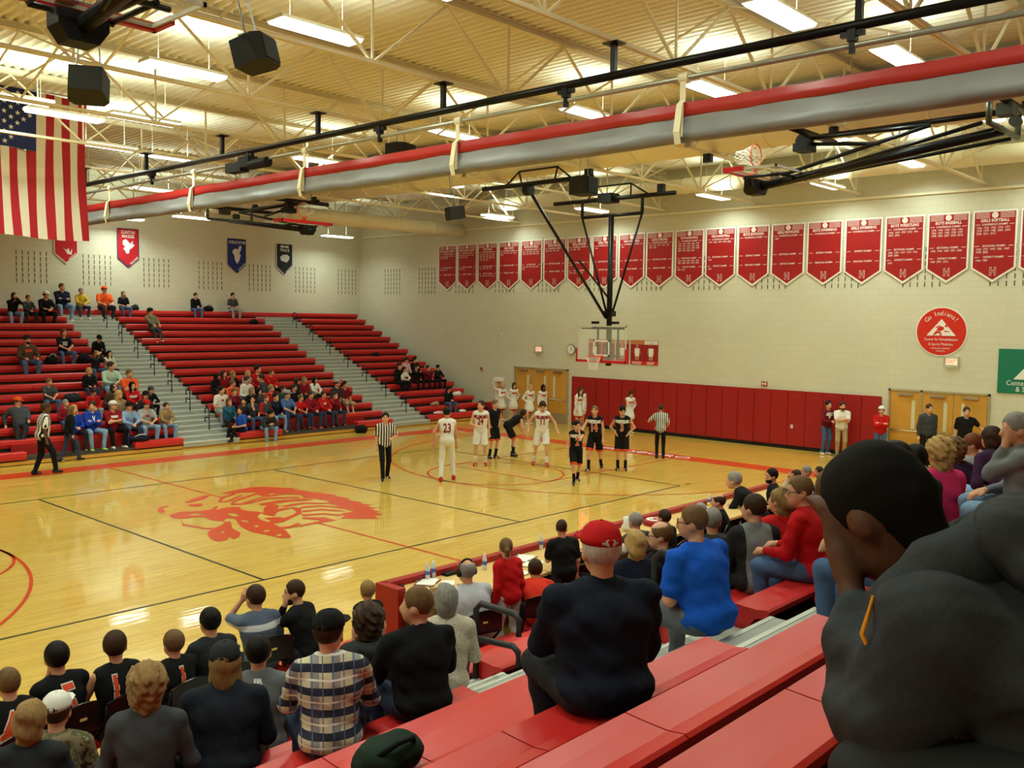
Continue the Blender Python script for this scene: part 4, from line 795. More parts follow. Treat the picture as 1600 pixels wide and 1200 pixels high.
def cloth(col, pat=None):
    key = ('cloth', col, pat)
    if key in MC: return MC[key]
    m, nt, b, N, L = nodes('cloth_'+(pat or 'plain')); c = srgb(*col); b.inputs['Roughness'].default_value = .85; b.inputs['Specular IOR Level'].default_value = .15
    b.inputs['Sheen Weight'].default_value = .0
    t = N('ShaderNodeTexCoord'); sp = N('ShaderNodeSeparateXYZ'); L(t.outputs['Object'], sp.inputs[0])
    def wave(src, freq, thr, ph=0):
        a = N('ShaderNodeMath'); a.operation = 'MULTIPLY_ADD'; a.inputs[1].default_value = freq; a.inputs[2].default_value = ph; L(src, a.inputs[0])
        s = N('ShaderNodeMath'); s.operation = 'SINE'; L(a.outputs[0], s.inputs[0]); g = N('ShaderNodeMath'); g.operation = 'GREATER_THAN'; g.inputs[1].default_value = thr; L(s.outputs[0], g.inputs[0]); return g.outputs[0]
    def mixc(f, c1, c2):
        x = N('ShaderNodeMix'); x.data_type = 'RGBA'; (L(f, x.inputs[0]) if not isinstance(f, float) else setattr(x.inputs[0], 'default_value', f))
        for s, v in ((6, c1), (7, c2)): (L(v, x.inputs[s]) if hasattr(v, 'links') else setattr(x.inputs[s], 'default_value', v))
        return x.outputs[2]
    n = N('ShaderNodeTexNoise'); n.inputs['Scale'].default_value = 14; n.inputs['Detail'].default_value = 4; L(t.outputs['Object'], n.inputs['Vector'])
    if pat == 'ref': base = mixc(wave(sp.outputs[0], 2*math.pi/.062, .0), srgb(20, 20, 22), srgb(226, 222, 214))
    elif pat == 'plaid':
        a = mixc(wave(sp.outputs[0], 2*math.pi/.13, .25), srgb(208, 198, 164), srgb(150, 146, 150)); a2 = mixc(wave(sp.outputs[2], 2*math.pi/.13, .45), a, srgb(50, 52, 66))
        a3 = mixc(wave(sp.outputs[0], 2*math.pi/.065, .95), a2, srgb(96, 102, 140)); base = mixc(wave(sp.outputs[2], 2*math.pi/.13, .96, 3.1), a3, srgb(240, 232, 220))
    elif pat == 'camo':
        r = N('ShaderNodeValToRGB'); r.color_ramp.interpolation = 'CONSTANT'; n.inputs['Scale'].default_value = 9
        for k, (p, q) in enumerate([(0, (60, 56, 40)), (.42, (122, 108, 82)), (.5, (84, 82, 58)), (.58, (150, 138, 110)), (.64, (48, 44, 32))]):
            e = r.color_ramp.elements[0] if k == 0 else r.color_ramp.elements.new(p); e.position = p; e.color = srgb(*q)
        L(n.outputs[0], r.inputs[0]); base = r.outputs[0]
    elif pat == 'chestband':
        z = N('ShaderNodeMath'); z.operation = 'COMPARE'; z.inputs[1].default_value = .46; z.inputs[2].default_value = .03; L(sp.outputs[2], z.inputs[0]); base = mixc(z.outputs[0], c, srgb(206, 204, 208))
    elif pat == 'sidepanel':
        z = N('ShaderNodeMath'); z.operation = 'ABSOLUTE'; L(sp.outputs[0], z.inputs[0]); g = N('ShaderNodeMath'); g.operation = 'GREATER_THAN'; g.inputs[1].default_value = .135; L(z.outputs[0], g.inputs[0]); base = mixc(g.outputs[0], c, srgb(40, 40, 42))
    elif pat == 'pinstripe': base = mixc(wave(sp.outputs[0], 2*math.pi/.02, .6), c, tuple(v*.75 for v in c[:3])+(1,))
    elif pat == 'raglan':
        z = N('ShaderNodeMath'); z.operation = 'ABSOLUTE'; L(sp.outputs[0], z.inputs[0]); g = N('ShaderNodeMath'); g.operation = 'GREATER_THAN'; g.inputs[1].default_value = .13; L(z.outputs[0], g.inputs[0]); base = mixc(g.outputs[0], c, srgb(176, 34, 36))
    elif pat == 'lace': n.inputs['Scale'].default_value = 60; base = mixc(wave(n.outputs[0], 30, .3), c, srgb(176, 160, 150))
    elif pat == 'denim': n.inputs['Scale'].default_value = 7; base = mixc(n.outputs[0], c, tuple(min(1, v*1.9+.02) for v in c[:3])+(1,))
    elif pat == 'hair':
        mp = N('ShaderNodeMapping'); mp.inputs['Scale'].default_value = (60, 60, 9); L(t.outputs['Object'], mp.inputs[0]); L(mp.outputs[0], n.inputs['Vector']); n.inputs['Scale'].default_value = 1
        base = mixc(n.outputs[0], tuple(v*.55 for v in c[:3])+(1,), tuple(min(1, v*1.6) for v in c[:3])+(1,)); b.inputs['Roughness'].default_value = .55
    elif pat == 'fleece': n.inputs['Scale'].default_value = 160; n.inputs['Detail'].default_value = 6; base = mixc(n.outputs[0], tuple(v*.7 for v in c[:3])+(1,), tuple(min(1, v*1.4) for v in c[:3])+(1,))
    else: base = mixc(n.outputs[0], tuple(v*.85 for v in c[:3])+(1,), tuple(min(1, v*1.12) for v in c[:3])+(1,))
    L(base, b.inputs['Base Color'])
    n2 = N('ShaderNodeTexNoise'); n2.inputs['Scale'].default_value = 9; n2.inputs['Detail'].default_value = 2; L(t.outputs['Object'], n2.inputs['Vector'])
    bp = N('ShaderNodeBump'); bp.inputs['Strength'].default_value = .35; bp.inputs['Distance'].default_value = .03; L(n2.outputs[0], bp.inputs['Height']); L(bp.outputs[0], b.inputs['Normal'])
    MC[key] = m; return m
def skinm(c):
    k = ('skin', c)
    if k not in MC:
        m, nt, b, N, L = nodes('skin'); b.inputs['Base Color'].default_value = srgb(*c); b.inputs['Roughness'].default_value = .55; b.inputs['Specular IOR Level'].default_value = .3; MC[k] = m
    return MC[k]
SK = dict(w=(214, 158, 124), p=(226, 176, 146), t=(190, 134, 98), b=(70, 44, 32), d=(96, 62, 44))
CC = dict(black=(22, 22, 24), dk=(40, 42, 46), navy=(24, 30, 48), red=(190, 26, 28), dred=(136, 22, 34), maroon=(110, 24, 36), white=(226, 222, 214), cream=(214, 206, 184), grey=(112, 114, 116), lgrey=(156, 158, 158),
          dgrey=(66, 68, 72), blue=(36, 84, 190), royal=(28, 60, 160), lblue=(132, 160, 200), jean=(56, 78, 112), ljean=(104, 130, 160), djean=(34, 44, 68), orange=(232, 86, 30), yellow=(206, 168, 48), green=(40, 74, 54),
          mint=(178, 202, 180), brown=(84, 62, 46), tan=(150, 122, 84), khaki=(170, 148, 108), pink=(224, 60, 122), lpink=(220, 176, 182), purple=(58, 34, 62), teal=(40, 96, 124), char=(50, 50, 52),
          blonde=(178, 144, 88), dblonde=(138, 108, 66), bh=(56, 38, 26), blk=(20, 16, 14), gh=(134, 130, 124), wh=(188, 184, 176), rh=(110, 58, 34), lbh=(104, 78, 50))
def hand_prims(Hd, d, side, fine, up):
    """palm, fingers and thumb: d = forearm direction, up = back of the hand"""
    d = d/np.linalg.norm(d); s = np.cross(d, up); s /= (np.linalg.norm(s)+1e-9); u = np.cross(s, d); P = []
    pe = Hd+d*.055
    if not fine: return [('c', Hd, pe, .026, .034), ('c', pe, Hd+d*.12-u*.02, .028, .017), ('c', Hd+d*.02, Hd+d*.06+s*side*.045, .014, .011)]
    for k, (o, L) in enumerate(((-.03, .068), (-.01, .08), (.011, .075), (.031, .058))):
        a = Hd+d*.03+s*o*.6; b = Hd+d*.088+s*o; c = b+d*L*.5+s*o*.2-u*.008; e = c+d*L*.42-u*.028
        P += [('c', a, b, .014, .0115), ('c', b, c, .0105, .0098), ('c', c, e, .0096, .0082)]
    P += [('c', Hd, Hd+d*.06, .024, .028), ('c', Hd+d*.02+s*side*.015, Hd+d*.05+s*side*.05-u*.01, .014, .0115), ('c', Hd+d*.05+s*side*.05-u*.01, Hd+d*.085+s*side*.06-u*.02, .011, .009)]
    return P
def ik(S, T, l1, l2, pole):
    v = T-S; D = np.linalg.norm(v)
    if D > (l1+l2)*.985: T = S+v*((l1+l2)*.985/D); v = T-S; D = np.linalg.norm(v)
    D = max(D, .08); a = (l1*l1-l2*l2+D*D)/(2*D); h = math.sqrt(max(l1*l1-a*a, 0)); d = v/D; p = np.array(pole, float); p -= d*(p@d); p /= (np.linalg.norm(p)+1e-9)
    return S+d*a+p*h, T
NF = 0
def person(loc, yaw, label, s=1.0, pose='sit', lean=8, head=(0, 0), arms='lap', legs=None, top='grey', sl='L', tp=None, bot='jean', bl='L', bp=None, hair='short', hc='bh', cap=None, cb=0, skin='w', shoe='black', fat=1.0,
           vox=.03, fine=False, wr=0, num=None, extra=None, kid=1.0, group=None, hood=False, face=None, bend=0, obj3=None, collar=None, glasses=False, beard=None, headsc=1.07, sock=None, twist=0, hem=None):
    global NF
    A = np.array; seat = pose == 'sit'; P0 = A([0, 0, .10 if seat else .95]); th = math.radians(lean+bend); t = A([0, math.sin(th), math.cos(th)]); up = A([0, 0, 1.])
    if bend and not seat: P0 = A([0, -.12, .92])
    Ps = lambda q: P0+t*q
    ff = A([0, math.cos(th), -math.sin(th)])
    hcn = Ps(.475)+(t*.6+up*.4)*.165 + A([0, .02, 0])
    hy, hp = math.radians(head[0]), math.radians(head[1]); 
    Rh = np.array((Matrix.Rotation(hy, 3, 'Z') @ Matrix.Rotation(hp, 3, 'X')))
    H = lambda x, y, z: hcn+Rh@(A([x, y, z])*headsc)
    rt = A([1., 0, 0]); tw = math.radians(twist); rt = A([math.cos(tw), math.sin(tw), 0])
    body = []; topp = []; bott = []; f = fat; sleeve = []
    # torso
    Rt = np.stack([rt, np.cross(t, rt)*1.0, t], 1); 
    fb = 1+(f-1)*1.3
    tor = [('e', Ps(-.0), (.155*f, .118*fb, .12), Rt), ('e', Ps(.14)+ff*.01*fb, (.142*f, .108*fb, .15), Rt), ('e', Ps(.30), (.163*f, .112*(1+(f-1)*.8), .17), Rt), ('c', Ps(.415)-rt*.135, Ps(.415)+rt*.135, .062, .062), ('c', Ps(.44)-rt*.07, Ps(.44)+rt*.07, .06, .06)]
    body += [(p[0], p[1], tuple(r*.86 for r in p[2]), p[3]) if p[0] == 'e' else (p[0], p[1], p[2], p[3]*.86, p[4]*.86) for p in tor]
    g = .021; topp += [(p[0], p[1], tuple(r+g for r in p[2]), p[3]) if p[0] == 'e' else (p[0], p[1], p[2], p[3]+g, p[4]+g) for p in tor]
    body += [('c', Ps(.43), hcn-up*.05-Rh@A([0, .03, 0]), .058, .052)]
    body += [('e', H(0, -.012, .022), tuple(np.array((.076, .096, .102))*headsc), Rh), ('e', H(0, .03, -.045), tuple(np.array((.058, .066, .072))*headsc), Rh), ('c', H(0, .092, .005), H(0, .108, -.03), .010, .014), ('e', H(.078, -.005, -.012), (.013, .022, .032), Rh), ('e', H(-.078, -.005, -.012), (.013, .022, .032), Rh)]
    # arms
    am = arms if isinstance(arms, (tuple, list)) else (arms, arms); hands = []
    for sd, mode in zip((1, -1), am):
        Sh = Ps(.42)+rt*.175*sd*(1+(f-1)*.6); pole = A([sd*.6, -.5, -.6]); kz = .17 if seat else .8
        if isinstance(mode, (tuple, list)): T = A(mode[:3]); pole = A(mode[3:6]) if len(mode) == 6 else pole
        elif mode == 'lap': T = A([sd*.10, .30, .20])
        elif mode == 'knee': T = A([sd*.16, .40, .21])
        elif mode == 'clasp': T = A([sd*.03, .42, .22]); pole = A([sd, 0, -.4])
        elif mode == 'cross': T = Ps(.27)+rt*(-sd*.07)+ff*(.17*fb+.02*sd); pole = A([sd, .3, -1])
        elif mode == 'chin': T = H(sd*.02, .09, -.12); pole = A([sd*.3, .2, -1])
        elif mode == 'face': T = H(sd*.04, .13, -.03); pole = A([sd*.6, .2, -1])
        elif mode == 'phone': T = Ps(.18)+ff*.30+rt*sd*.03; pole = A([sd, -.3, -1])
        elif mode == 'side': T = A([sd*(.22+.05*(f-1)*3), .05, (.10 if seat else .82)]); pole = A([sd*.3, -1, 0])
        elif mode == 'hips': T = Ps(.03)+rt*sd*.15*f+ff*.05; pole = A([sd, -.7, 0])
        elif mode == 'down': T = P0+A([sd*.16, .42, -.28])
        elif mode == 'back': T = Ps(0)+rt*sd*.08-ff*.14; pole = A([sd, -.5, 0])
        elif mode == 'prop': T = A([sd*.34, -.16, .06]); pole = A([sd*.4, -1, .2])
        El, Hn = ik(Sh, T, .285, .25, pole) if not (isinstance(mode, (tuple, list)) and len(mode) == 7) else (A(mode[3:6], float), A(mode[:3], float)); af = 1+(f-1)*.7
        body += [('c', Sh, El, .043*af, .036*af), ('c', El, Hn, .036*af, .024)]; hd = Hn-El; upv = A([0, .2, 1.]) if abs(hd[2]) < .18 else A([0, -1., .1])
        if mode == 'cross': hd = -rt*sd+A([0, .0, .15])
        if mode in ('chin', 'face'): hd = A([-sd*.2, -.25, 1.])
        if mode in ('lap', 'knee', 'clasp', 'phone'): hd = hd+A([0, .1, -.05])
        body += hand_prims(Hn, hd, -sd, fine, upv); hands.append((Sh, El, Hn, af))
        if sl == 'L': sleeve += [('c', Sh, El, .06*af, .052*af), ('c', El, El+(Hn-El)*.93, .05*af, .036)]
        elif sl == 'S': sleeve += [('c', Sh, Sh+(El-Sh)*.72, .064*af, .062*af)]
        elif sl == 'M': sleeve += [('c', Sh, El, .058*af, .05*af), ('c', El, El+(Hn-El)*.3, .048*af, .044*af)]
    # legs
    kc = []; kh = []
    for i, sd in enumerate((1, -1)):
        hip = P0+A([sd*.088*f, 0, -.015])
        if seat:
            lg = (legs[i] if isinstance(legs, (list, tuple)) else None)
            kx = .15; T = A([sd*kx, .40, -.335]) if lg is None else A(lg); l1, l2 = .43, .42; pole = A([sd*.25, .6, 1])
        else:
            T = A([sd*.10, -.02, .085]) if legs is None else A(legs[i]); l1, l2 = .44, .43; pole = A([sd*.1, 1, 0])
        Kn, An = ik(hip, T, l1, l2, pole); lf = 1+(f-1)*.8
        body += [('c', hip, Kn, .068*lf, .048*lf), ('c', Kn, An, .046*lf, .032), ('c', An+A([0, -.03, -.05]), An+A([0, .13, -.055]), .03, .026)]
        hs = A([An[0], An[1], An[2]]); NFW = A([sd*.03, .13, 0])
        if bl == 'L': bott += [('c', hip, Kn, .084*lf, .066*lf), ('c', Kn, An+A([0, 0, .0]), .062*lf, .052)]
        elif bl == 'S':
            bott += [('c', hip, hip+(Kn-hip)*1.12, .098*lf, .096*lf)]; dk = (Kn-hip)/np.linalg.norm(Kn-hip); kc.append(('p', hip+(Kn-hip)*.93, dk)); kh.append([('c', hip+(Kn-hip)*.7, hip+(Kn-hip)*1.12, .103*lf, .1*lf)]); kh[-1].append([('p', hip+(Kn-hip)*.945, dk), ('p', hip+(Kn-hip)*.83, -dk)])
        elif bl == 'flare': bott += [('c', hip, Kn, .088*lf, .062*lf), ('c', Kn, An+A([0, 0, -.03]), .058*lf, .1)]
        sm = MB(); yw = math.atan2(-NFW[0], NFW[1])
        if shoe: 
            ns, vs_ = surface([('c', An+A([0, -.045, -.045]), An+NFW*.9+A([0, 0, -.05]), .042, .036), ('c', An+A([0, -.03, .0]), An+A([0, 0, -.03]), .042, .045)], min(vox, .022), .03, [('p', An+A([0, 0, -.088]), (0, 0, -1))])
            hands.append(('shoe', ns, vs_))
        if bl in ('S', 'skirt') and sock: V, Q = surface([('c', An+A([0, 0, -.02]), An+(Kn-An)*sock[1], .04, .046)], min(vox, .022), .01); hands.append(('sock', V, Q))
    if bl == 'skirt': bott += [('c', P0+A([0, 0, .02]), P0+A([0, .02, -.26]), .15, .21)]
    bott += [('e', P0+A([0, 0, -.01]), (.15*f, .115*fb, .11), None)]
    if hood: topp += [('c', Ps(.45)-ff*.085-rt*.07, Ps(.45)-ff*.085+rt*.07, .05, .05), ('c', Ps(.36)-ff*.115, Ps(.43)-ff*.11, .03, .06)]
    if collar: topp += [('c', Ps(.47)-rt*.02, Ps(.485)+rt*.02, .068, .066)]
    v = vox; V, Q = surface(body, v if not fine else min(v, .011), .025)
    root = obj('person', smesh('body', V, Q, skinm(SK[skin]))); root.location = loc; root.rotation_euler = (0, 0, math.radians(yaw)); S_ = s*kid; root.scale = (S_, S_, S_)
    tag(root, label, 'person', group); NF += 1
    if top:
        neckc = ('e', Ps(.53)+A([0, .035, 0]), (.07, .075, .085)) if not hood else ('e', Ps(.55)+A([0, .05, 0]), (.065, .07, .09))
        V, Q = surface(topp+sleeve, v, .035, [neckc], wr, NF); shirt = obj('jersey' if num and sl == 'N' else ('jacket' if hood else 'shirt'), smesh('shirt', V, Q, cloth(CC[top] if isinstance(top, str) else top, tp)), root)
        shV, shQ = V, Q
    if bl:
        V, Q = surface(bott, v, .03, [('p', P0+A([0, 0, .10]), (0, 0, 1))]+(kc if not seat else []), wr*.7, NF+5); obj({'L': 'trousers', 'S': 'shorts', 'skirt': 'skirt', 'flare': 'trousers'}[bl], smesh('trousers', V, Q, cloth(CC[bot] if isinstance(bot, str) else bot, bp or ('denim' if 'jean' in str(bot) else None))), root)
    if bl == 'skirt':
        V_, Q_ = surface([('c', P0+A([0, 0, .02]), P0+A([0, .02, -.26]), .155, .216)], .022, .01, [('p', P0-up*.30, (0, 0, -1)), ('p', P0-up*.265, (0, 0, 1))] if False else [('p', P0-up*.36, (0, 0, 1))]); obj('skirt_hem', smesh('skirt_hem', V_, Q_, cloth(CC['red'])), root)
        V_, Q_ = surface([('c', Ps(.40)-rt*.15, Ps(.40)+rt*.15, .083, .083)], .022, .01, [('p', Ps(.43), t), ('p', Ps(.395), -t)]); obj('shoulder_trim', smesh('shoulder_trim', V_, Q_, cloth(CC['red'])), root)
    if hem:
        for pr_, cu_ in ([] if seat else kh):
            V_, Q_ = surface([pr_], .02, .01, cu_); obj('hem_band', smesh('hem_band', V_, Q_, cloth(hem)), root)
        V_, Q_ = surface([('c', Ps(.455)-rt*.01, Ps(.475)+rt*.01, .072, .068)], .018, .01, [('p', Ps(.485), t), ('e', hcn-up*.13, (.062, .066, .09))]); obj('collar_band', smesh('collar_band', V_, Q_, cloth(hem)), root)
    for h in hands:
        if h[0] is not None and isinstance(h[0], str):
            if h[0] == 'shoe': obj('shoe', smesh('shoe', h[1], h[2], mat(CC.get(shoe, shoe) if isinstance(shoe, str) else shoe, .6, key='shoe')), root)
            else: obj('sock', smesh('sock', h[1], h[2], cloth(CC[sock[0]])), root)
    # hair
    if hair and hair != 'bald':
        hv = min(v, .016); hk = ('e', H(0, -.02, .034), tuple(np.array((.089, .104, .104))*headsc), Rh); facecut = ('e', H(0, .105, -.035), tuple(np.array((.074, .075, .105))*headsc), Rh); nape = ('p', H(0, -.04, -.062), Rh@A([0, .35, -1.])); ear = ('p', H(0, .02, -.03), Rh@A([0, .9, -.8])); hn = 0
        pr, cu = [hk], [facecut, nape, ear]
        if hair == 'buzz': pr = [('e', H(0, -.014, .026), tuple(np.array((.081, .1, .103))*headsc), Rh)]
        elif hair == 'fade': pr = [('e', H(0, -.016, .032), tuple(np.array((.083, .101, .106))*headsc), Rh)]
        elif hair == 'fringe': cu = cu+[('e', H(0, .0, .12), (.075, .1, .08), Rh)]
        elif hair == 'long': pr += [('c', H(0, -.05, .0), H(0, -.065, -.2), .085, .06), ('c', H(.07, -.0, .0), H(.075, .0, -.2), .03, .035), ('c', H(-.07, -.0, .0), H(-.075, .0, -.2), .03, .035)]; cu = [facecut]; hn = .004
        elif hair == 'bob': pr = [('e', H(0, -.02, .03), (.097, .11, .11), Rh), ('c', H(0, -.05, -.03), H(0, -.04, -.08), .09, .078)]; cu = [facecut]; hn = .009
        elif hair == 'curly': pr = [('e', H(0, -.022, .036), (.118, .128, .12), Rh), ('c', H(0, -.05, -.02), H(0, -.05, -.09), .1, .08)]; cu = [facecut]; hn = .0155
        elif hair == 'pony': pr += [('c', H(0, -.1, .05), H(0, -.15, -.02), .028, .036), ('c', H(0, -.15, -.02), H(0, -.13, -.26), .036, .014)]
        elif hair == 'bun': pr += [('e', H(0, -.13, .0), (.045, .04, .04), Rh)]
        V, Q = surface(pr, hv if hn < .01 else min(hv, .013), .02, cu, hn, -NF-1 if hn > .015 else NF)
        if len(V): obj('hair', smesh('hair', V, Q, cloth(CC[hc] if isinstance(hc, str) else hc, 'hair')), root)
    if beard:
        V, Q = surface([('e', H(0, .038, -.062), (.066, .066, .068), Rh)], min(v, .016), .01, [('p', H(0, .04, -.035), Rh@A([0, .5, 1.]))])
        if len(V): obj('beard', smesh('beard', V, Q, cloth(CC[beard], 'hair')), root)
    M4 = Matrix.Translation(Vector(hcn)) @ Matrix(Rh.tolist()).to_4x4() @ Matrix.Scale(headsc, 4)
    if cap:
        cm = MB(); prof = [(1.0, 0), (.98, .25), (.86, .6), (.6, .86), (.25, .98), (.02, 1.0)]
        cm.lathe([(a, b) for a, b in prof], 20, M4 @ Matrix.Translation((0, -.012, .045)) @ Matrix.Diagonal((.094, .112, .098, 1)))
        d = -1 if cb == 'back' else 1; sg = [(-.075, .07), (-.07, .14), (-.035, .185), (.035, .185), (.07, .14), (.075, .07)]
        c2 = MB().prism([(a, d*b) for a, b in sg], .045, .052, 'z'); c2.v = [tuple(M4 @ Vector(p)) for p in c2.v]
        cp = cm.build('cap', cloth(CC[cap] if isinstance(cap, str) else cap), root, True); c2.build('visor', cloth(CC[cb] if cb in CC else (CC[cap] if isinstance(cap, str) else cap)), cp)
        if cb == 1: MB().lathe([(.032, -.012), (.034, .0), (.02, .008)], 14, M4 @ Matrix.Translation((0, -.112, .062)) @ Matrix.Rotation(math.radians(80), 4, 'X') @ Matrix.Diagonal((1.15, .8, 1, 1))).build('rear_opening', cloth(CC[hc] if isinstance(hc, str) else hc, 'hair'), cp)
        MB().lathe([(.008, 0), (.006, .006)], 8, M4 @ Matrix.Translation((0, -.012, .142))).build('button', cloth(CC[cap] if isinstance(cap, str) else cap), cp)
    if face:
        for sx in (-1, 1):
            e = obj('eye', FACE['eye'], root); e.matrix_local = M4 @ Matrix.Translation((sx*.029, .082, .008))
            e = obj('eyebrow', FACE['brow'], root); e.matrix_local = M4 @ Matrix.Translation((sx*.03, .084, .026))
        e = obj('mouth', FACE['mouth'], root); e.matrix_local = M4 @ Matrix.Translation((0, .094, -.062))
    if glasses:
        gm = MB()
        for sx in (-1, 1): gm.tube([(sx*.03+.024*math.cos(a*math.pi/5), .102, .008+.018*math.sin(a*math.pi/5)) for a in range(11)], .003, 5, False).tube([(sx*.055, .1, .012), (sx*.086, .0, .008)], .003, 5)
        gm.tube([(-.006, .103, .012), (.006, .103, .012)], .003, 5); gm.v = [tuple(M4 @ Vector(p)) for p in gm.v]; gm.build('glasses', M_DARK, root)
    if extra: extra(root, dict(Ps=Ps, rt=rt, ff=ff, t=t, P0=P0, H=H, hands=hands, Rh=Rh, hcn=hcn))
    if num and top:
        bv = BVHTree.FromPolygons([tuple(p) for p in shV], [tuple(q) for q in shQ])
        for (tx, size, dz, side, col, outl) in num:
            for kk, (cc, off) in enumerate(((outl, .0085), (col, 0.0)) if outl else ((col, 0.003),)):
                me = text_mesh(tx, size, off+.004).copy()
                bm = bmesh.new(); bm.from_mesh(me); bmesh.ops.subdivide_edges(bm, edges=[e for e in bm.edges if e.calc_length() > .03], cuts=2, use_grid_fill=False); bmesh.ops.triangulate(bm, faces=bm.faces)
                sd = 1 if side == 'f' else -1
                for vv in bm.verts:
                    c = Ps(dz); o_ = c+rt*(-sd*vv.co.x)*.8+t*vv.co.y*1.25+ff*sd*.6; hit = bv.ray_cast(Vector(o_), Vector(-ff*sd))
                    p = np.array(hit[0]) if hit[0] is not None else c+rt*(-sd*vv.co.x)*.8+t*vv.co.y*1.25+ff*sd*.13
                    vv.co = Vector(p+ff*sd*(.004+.003*kk))
                bmesh.ops.recalc_face_normals(bm, faces=bm.faces); bm.to_mesh(me); bm.free(); me.materials.clear(); me.materials.append(mat(CC[cc] if isinstance(cc, str) else cc, .7, noise=0, key='print')); obj('number' if tx.strip().isdigit() else 'lettering', me, root)
    return root, hcn, Rh
FACE = {'eye': MB().lathe([(.002, -.004), (.011, 0), (.002, .004)], 8, Matrix.Rotation(math.pi/2, 4, 'X') @ Matrix.Diagonal((1.1, .6, 1, 1))).mesh('eye', mat((44, 30, 24), .3, key='eye')),
        'brow': MB().box(-.017, .017, -.004, .006, -.003, .003).mesh('eyebrow', mat((60, 42, 30), .8, key='brow')), 'mouth': MB().box(-.022, .022, -.006, .004, -.004, .004).mesh('mouth', mat((150, 74, 66), .6, key='lip'))}
def headc(pose, lean, bend=0):
    th = math.radians(lean+bend); t = np.array([0, math.sin(th), math.cos(th)]); P0 = np.array([0, 0, .10 if pose == 'sit' else .95])
    if bend and pose != 'sit': P0 = np.array([0, -.12, .92])
    return P0+t*.475+(t*.6+np.array([0, 0, .4]))*.165+np.array([0, .02, 0])
LOG = []
def seated(px, py, yseat, zs, yaw, label, lo=.82, hi=1.15, **kw):
    """puts a seated person on a seat line so that the head falls where the photo has it"""
    kid = kw.pop('kid', 1.0); h = headc('sit', kw.get('lean', 8)); a = math.radians(yaw); hx, hy, hz = -math.sin(a)*h[1], math.cos(a)*h[1], h[2]; d = ray(px, py)
    M = np.array([[d[1], -hy], [d[2], -hz]]); t, s = np.linalg.solve(M, [yseat-CAM[1], zs-CAM[2]]); LOG.append((round(s, 2), label)); s = min(max(s, lo*kid), hi*kid)
    t = (yseat+s*hy-CAM[1])/d[1]; X = CAM[0]+t*d[0]-s*hx
    return person((X, yseat, zs), yaw, label, s=s, pose='sit', **kw)
GF = 'spectators on the far side bleachers'
def best_row(px, py, row, side, lean, yaw, target, span, dy=0):
    h = headc('sit', lean); a = math.radians(yaw); hy = math.cos(a)*h[1]; d = ray(px, py); best = None
    for r_ in span:
        if r_ < 0 or r_ > 15: continue
        ys = side*(row_y(r_)+(.15 if side > 0 else .17))+dy; M = np.array([[d[1], -hy], [d[2], -h[2]]]); t, s = np.linalg.solve(M, [ys-CAM[1], seat_z(r_)-CAM[2]])
        e = abs(s-target)+.01*abs(r_-row)
        if best is None or e < best[0]: best = (e, r_, ys)
    return best[1], best[2]
def far(px, py, row, label, **kw):
    kw.setdefault('vox', .03); kw.setdefault('face', True); kw.setdefault('yaw', 180); y = kw.pop('yaw'); kw.setdefault('head', (rnd.uniform(0, 35), rnd.uniform(-4, 6)))
    row, ys = best_row(px, py, row, 1, kw.get('lean', 8), y, .97*kw.get('kid', 1), range(row-4, row+2))
    return seated(px, py, ys, seat_z(row), y, label, group=GF, lo=.85, hi=1.12, **kw)
def near(px, py, row, label, **kw):
    kw.setdefault('vox', .018); kw.setdefault('yaw', -34); y = kw.pop('yaw'); kw.setdefault('wr', .004); kw.setdefault('head', (-6, 2)); dy = kw.pop('dy', 0); kw.pop('lo', 0); kw.pop('hi', 0)
    sp = kw.pop('span', (row-1, row)); row, ys = best_row(px, py, row, -1, kw.get('lean', 8), y, 1.02*kw.get('kid', 1), sp, dy)
    return seated(px, py, ys, seat_z(row), y, label, group='spectators on the near side bleachers', lo=.9, hi=1.12, **kw)
def onchair(px, py, y, yaw, label, mk=True, cg='black folding chairs along the sideline', **kw):
    kw.setdefault('vox', .018); kw.setdefault('wr', .003); r = seated(px, py, y, .485, yaw, label, **kw)
    l = r[0].location; chair(l.x, l.y-.0, math.radians(yaw), 'black folding chair under the '+label if len(label.split()) < 10 else 'black folding chair holding the '+' '.join(label.split()[:8]), cg)
    return r
def standing(px, py, fx, fy, yaw, label, z=0, H=None, **kw):
    kw.setdefault('vox', .022); f = at(fx, fy, 2, z) if fy is not None else (at(px, py, 0, fx) if fx > 0 else at(px, py, 1, fx)); h = headc('stand', kw.get('lean', 2), kw.get('bend', 0)); d = ray(px, py); a = math.radians(yaw)
    # height scale: distance of the feet along the ground, then the head ray there
    g = math.hypot(f[0]-CAM[0]-math.sin(a)*h[1]*1.0, f[1]-CAM[1]+math.cos(a)*h[1]); t = g/math.hypot(d[0], d[1]); zh = CAM[2]+t*d[2]-z; s = zh/h[2] if H is None else H; LOG.append((round(s, 2), label)); s = min(max(s, .6), 1.2)
    return person((f[0], f[1], z), yaw, label, s=s, pose='stand', **kw)

